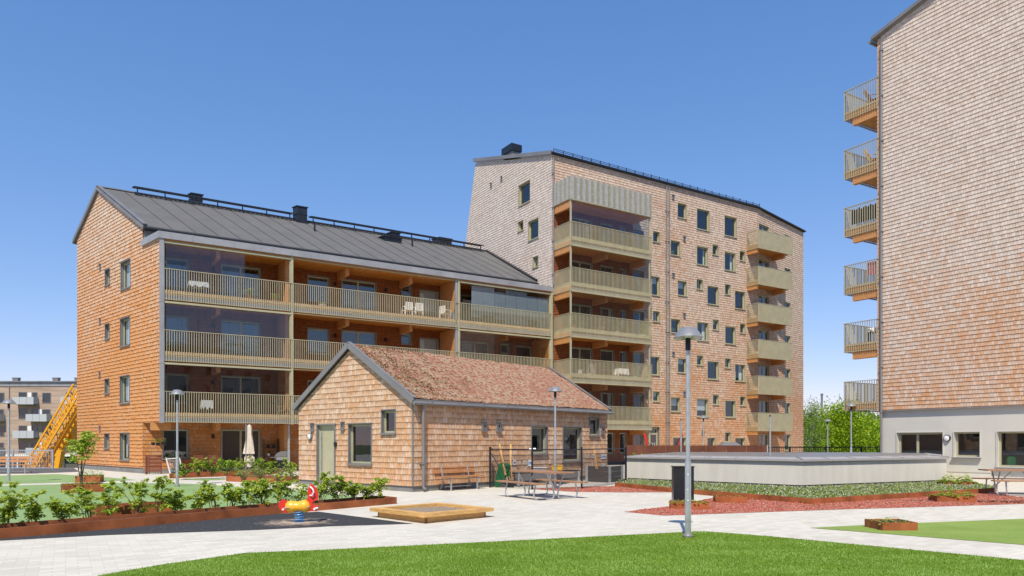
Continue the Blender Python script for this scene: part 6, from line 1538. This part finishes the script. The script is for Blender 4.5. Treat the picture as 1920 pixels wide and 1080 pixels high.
def pot(loc, r_, h_, label, pot_m='terra', plant='leaf_d', ph_=0.3, nl=90, flower=None, seed=0, group=None, cat='potted plant', lsz=0.06):
    rt = thing('potted_plant', loc, label, cat, group); mb = MB(); mb.lathe([(0, 0), (r_ * .7, 0), (r_, h_), (r_ * 1.06, h_), (r_ * 1.06, h_ * .86), (r_ * .9, h_ * .88), (0, h_ * .88)], n=12); mb.build('pot', M[pot_m], rt, local=True, smooth=True)
    rr = random.Random(seed); lf = MB()
    for _ in range(nl): leafq(lf, Vector((rr.gauss(0, r_ * .75), rr.gauss(0, r_ * .75), h_ + rr.random() * ph_)), lsz, rr)
    lf.build('foliage', M[plant], rt, local=True)
    if flower:
        lf = MB()
        for _ in range(26): leafq(lf, Vector((rr.gauss(0, r_ * .6), rr.gauss(0, r_ * .6), h_ + ph_ * rr.uniform(.75, 1.05))), lsz * .9, rr)
        lf.build('flowers', M[flower], rt, local=True)
    return rt
sh = thing('flower_shelf', on(WM, 508, 0.25), 'dark open shelf with flowering pots left of the barbecue', 'shelf', rz=a2)
mb = MB()
for x in (-.4, .37):
    for y in (-.14, .12): mb.box(x, x + .03, y, y + .03, 0, 1.75)
mb.build('uprights', M['dark'], sh, local=True)
for z in (.35, .78, 1.25): mb = MB(); mb.box(-.4, .4, -.14, .15, z, z + .025); mb.build('shelf_board', M['dark'], sh, local=True)
for i, (px, z, fl, lab) in enumerate(((502, 1.275, None, 'leafy pot on the top board of the dark shelf'), (513, 1.275, 'orange', 'pot of yellow-orange flowers on the top board of the dark shelf'), (504, .805, 'orange', 'white pot of orange flowers on the middle board of the dark shelf'), (512, .375, 'orange', 'orange-flowered pot on the lowest board of the dark shelf'))):
    pot(on(WM, px, .25, z), .09, .15, lab, 'white' if i == 2 else 'dark', 'leaf_d', .2, 45, fl, 60 + i, 'flower pots on the dark shelf', lsz=.07)
for i, (px, z, fl, lab) in enumerate(((287, 1.42, None, 'leftmost of three black pots hanging from the beam at the corner'), (296, 1.40, None, 'middle of three black pots hanging from the beam at the corner'), (306, 1.44, 'orange', 'hanging black pot with orange flowers at the building corner'))):
    r = pot(on(WM, px, 1.3, z), .1, .14, lab, 'dark', 'leaf_d', .2, 50, fl, 70 + i, 'black pots hanging at the building corner', lsz=.07)
    mb = MB(); mb.tube([(0, 0, .14), (0, 0, .75)], .005, 4); mb.build('hanging_wire', M['dark'], r, local=True)

# ---------------------------------------------------------------- things on the balconies
def pchair(loc, rz, label, src=[None], group='white plastic chairs on the top balcony'):
    if src[0] is None:
        r = thing('plastic_chair', loc, label, 'chair', group, rz=rz)
        mb = MB(); mb.box(-.24, .24, -.24, .22, .40, .43); mb.build('seat', M['white'], r, local=True)
        mb = MB()
        for i in range(6): mb.box(-.2 + i * .07, -.155 + i * .07, .22, .25, .45, .84)
        mb.box(-.24, .24, .215, .255, .82, .88); mb.box(-.24, .24, .215, .255, .43, .48); mb.box(-.24, -.2, .215, .25, .43, .88); mb.box(.2, .24, .215, .25, .43, .88); mb.build('backrest', M['white'], r, local=True)
        for x in (-.26, .22): mb = MB(); mb.box(x, x + .045, -.24, .24, .62, .65); mb.box(x, x + .045, -.24, -.2, 0, .62); mb.box(x, x + .045, .2, .24, 0, .62); mb.build('arm_frame', M['white'], r, local=True)
        src[0] = r; return r
    r = copy_tree(src[0]); r.location = loc; r.rotation_euler.z = rz; r['label'] = label; return r
pchair(on(WF, 764, -.75, DECK[2]), a2 + math.pi, 'left of two white plastic chairs side by side on the top balcony'); pchair(on(WF, 783, -.7, DECK[2]), a2 + math.pi, 'right of two white plastic chairs side by side on the top balcony')
pchair(on(WF, 835, -.6, DECK[2]), a2 + 1.9, 'single white plastic chair next to the blue tub on the top balcony')
bk2 = thing('blue_tub', on(WF, 851, -.5, DECK[2]), 'blue plastic tub at the right end of the open top balcony', 'tub'); mb = MB(); mb.lathe([(0, 0), (.2, 0), (.26, .48), (.28, .48), (.28, .5), (.24, .5), (.19, .03), (0, .03)], n=16); mb.build('tub', M['blue'], bk2, local=True, smooth=True)
mb = MB(); mb.box(-.3, -.27, -.04, .04, .38, .48); mb.box(.27, .3, -.04, .04, .38, .48); mb.build('handle', M['blue'], bk2, local=True)
def table_cloth(loc, rz, label, clothm='white', L_=.9, W_=.7, overh=.3, group=None):
    r = thing('balcony_table', loc, label, 'table', group, rz=rz); mb = MB(); mb.box(-L_ / 2, L_ / 2, -W_ / 2, W_ / 2, .69, .72); mb.build('table_top', M['dark'], r, local=True)
    for x in (-L_ / 2 + .06, L_ / 2 - .06):
        for y in (-W_ / 2 + .06, W_ / 2 - .06): mb = MB(); mb.tube([(x, y, 0), (x, y, .69)], .018, 6); mb.build('leg', M['dark'], r, local=True)
    if clothm:
        mb = MB(); n = 24; pts = []
        for k in range(n):
            t = k / n * 4; s_ = int(t); f = t - s_; x = [-1 + 2 * f, 1, 1 - 2 * f, -1][s_]; y = [-1, -1 + 2 * f, 1, 1 - 2 * f][s_]; pts.append((x, y))
        top = [(x * L_ * .51, y * W_ * .51, .725) for x, y in pts]; bot = [(x * L_ * (.53 + .02 * (k % 3)), y * W_ * (.53 + .02 * ((k + 1) % 3)), .725 - overh * (.6 + .4 * math.sin(k * 1.7) ** 2)) for k, (x, y) in enumerate(pts)]
        mb.poly(top)
        for k in range(n): j = (k + 1) % n; mb.poly([bot[k], bot[j], top[j], top[k]])
        mb.build('cloth', M[clothm], r, local=True)
    return r
table_cloth(on(WF, 371, -.9, DECK[2]), a2, 'table with white cloth behind glass on the upper left balcony')
table_cloth(on(WF, 387, -.8, DECK[0]), a2, 'small table with a draped pale cloth on the lowest left balcony', L_=.5, W_=.5, overh=.5)
table_cloth(on(WF, 506, -.9, DECK[0]), a2, 'light bare table on the lowest left balcony near the bay post', None, 1.1, .6)
table_cloth(on(TF, 1164, 1.1, TD[1]), a2, 'table under a white patterned cloth on the second tower balcony', 'white', .8, .7, .5)
table_cloth(on(TF, 1140, 1.1, TD[2]), a2, 'pale table among plants on the third tower balcony', None, .9, .6)
table_cloth(on(WF, 440, -.9, DECK[1]), a2, 'dark table behind glass on the middle left balcony', None, .9, .6)
def deck_chair(loc, rz, label, m='bench', src=None):
    r = thing('deck_chair', loc, label, 'chair', 'wooden deck chairs on the balconies', rz=rz); mb = MB(); mb.hexa([(-.25, -.3, .32), (.25, -.3, .32), (.25, .2, .28), (-.25, .2, .28)], [(-.25, -.3, .35), (.25, -.3, .35), (.25, .2, .31), (-.25, .2, .31)]); mb.build('seat', M[m], r, local=True)
    mb = MB()
    for i in range(5): x = -.25 + i * .11; mb.bar((x, .2, .3), (x, .5, .88), .06, .02)
    mb.build('backrest', M[m], r, local=True)
    for x in (-.27, .25): mb = MB(); mb.bar((x, -.3, 0), (x, -.25, .5), .03); mb.bar((x, .35, 0), (x, .2, .5), .03); mb.bar((x, -.3, .5), (x, .35, .52), .05, .02); mb.build('arm_frame', M[m], r, local=True)
    return r
deck_chair(on(WF, 533, -.8, DECK[0]), a2 + 1.2, 'light wooden chair at the right end of the lowest left balcony'); deck_chair(on(TF, 1122, 1.0, TD[2]), a2 - 1.4, 'wooden deck chair between the pots on the third tower balcony')
deck_chair(on(TF, 1108, 1.0, TD[1]), a2 + 2.6, 'wooden chair by the left pot on the second tower balcony', 'panel')
PG = 'potted plants on the balconies'
for i, (W_, px, o, z, r_, h_, pm, fm, ph_, nl, fl, lab) in enumerate((
        (WF, 467, -.5, DECK[2], .2, .25, 'terra', 'clover', .4, 160, 'petal', 'large pot of pale flowers on the top left balcony'), (WF, 516, -.4, DECK[2], .15, .2, 'terra', 'leaf', .3, 110, None, 'bright green pot at the right of the top left balcony'),
        (WF, 605, -.5, DECK[2], .2, .2, 'white', 'clover', .15, 60, None, 'white pot with low plants on the open top balcony'),
        (TF, 1075, 1.2, TD[2], .22, .42, 'terra', 'leaf_d', .9, 260, None, 'tall leafy plant in a terracotta pot on the third tower balcony'), (TF, 1089, 1.3, TD[2], .15, .3, 'terra', 'leaf', .5, 120, None, 'smaller terracotta pot beside the tall plant on the third tower balcony'),
        (TF, 1158, 1.3, TD[2], .15, .3, 'white', 'leaf', .6, 130, None, 'leafy pot in the middle of the third tower balcony'), (TF, 1178, 1.3, TD[2], .15, .3, 'terra', 'leaf_d', .6, 120, None, 'leafy pot right of the middle of the third tower balcony'), (TF, 1206, 1.2, TD[2], .2, .3, 'panel', 'leaf', .9, 200, None, 'tall plant at the right end of the third tower balcony'),
        (TF, 1088, .9, TD[1], .15, .5, 'panel', 'leaf_d', .9, 120, None, 'slender tall plant on the second tower balcony'), (TF, 1190, .8, TD[1], .2, .3, 'panel', 'leaf_d', 1.4, 260, None, 'large dark plant at the right of the second tower balcony'),
        (TF, 1100, 1.1, TD[4], .15, .3, 'white', 'clover', .5, 80, None, 'potted plant on the topmost tower balcony'), (TF, 1142, 1.1, TD[4], .12, .2, 'yellow', 'leaf', .3, 60, 'orange', 'yellow pot on the topmost tower balcony'))):
    pot(on(W_, px, o, z), r_, h_, lab, pm, fm, ph_, nl, fl, 500 + i, PG, lsz=.09)
# dark screen and towel on the right-hand balconies
RB3 = Wall(R0 + inn * 0.12, outd, (-0.86, -0.51))
t_ = thing('windscreen_cloth', RB3.P(0.1, RA[2], 0), 'black cloth screen tied inside the third balcony from the top', 'cloth screen'); mb = MB(); n = 14
for i in range(n):
    a = .08 + 1.5 * i / n; b = .08 + 1.5 * (i + 1) / n; mb.poly([RB3.P(a, RA[2] + .15, .04 * (i % 2)), RB3.P(b, RA[2] + .15, .04 * ((i + 1) % 2)), RB3.P(b, RA[2] + .95 - .06 * (i % 3), .04 * ((i + 1) % 2)), RB3.P(a, RA[2] + .95 - .06 * ((i - 1) % 3), .04 * (i % 2))])
mb.build('fabric', M['dark'], t_)
pk = mat('pink_towel', (0.62, 0.22, 0.27), 0.9)
t_ = thing('towel', RB3.P(0.5, RA[3] + .4, 0), 'pink towel hanging inside the fourth balcony from the top', 'towel'); mb = MB(); RB3.box(mb, .25, .75, RA[3] + .35, RA[3] + 1.0, .02, .04); mb.build('fabric', pk, t_)
for li, lab in ((0, 'dark folded chair on the topmost right-hand balcony'), (4, 'pale table on the fifth balcony from the top of the right-hand block'), (1, 'pale wooden chair on the second balcony from the top of the right-hand block')):
    p = R0 + inn * 0.7 + outd * 0.7
    if li == 4: table_cloth((p.x, p.y, RA[li]), 1.0, lab, 'white', .8, .6, .25)
    else: deck_chair((p.x, p.y, RA[li]), 1.2, lab, 'teak' if li == 0 else 'pine')
# chairs standing in the big ground-floor window
r = rhl[2]
for a, m_, lab in ((r[0] + .25, 'green', 'green chair back seen behind the big ground-floor window'), (r[0] + 1.05, 'blue', 'blue chair back seen behind the big ground-floor window')):
    t_ = thing('child_chair', W2.P(a, r[2], -.3), lab, 'chair', 'plastic chairs behind the big window'); mb = MB(); z = r[2] + .08
    pl = [(a, z), (a + .33, z), (a + .34, z + .22), (a + .29, z + .36), (a + .05, z + .36), (a, z + .22)]
    mb.poly([W2.P(x, zz, -.26) for x, zz in pl]); mb.poly([W2.P(x, zz, -.29) for x, zz in reversed(pl)])
    for i in range(6): j = (i + 1) % 6; mb.poly([W2.P(*pl[j], -.26), W2.P(*pl[i], -.26), W2.P(*pl[i], -.29), W2.P(*pl[j], -.29)])
    mb.build('backrest', M[m_] if m_ == 'green' else M['blue'], t_)
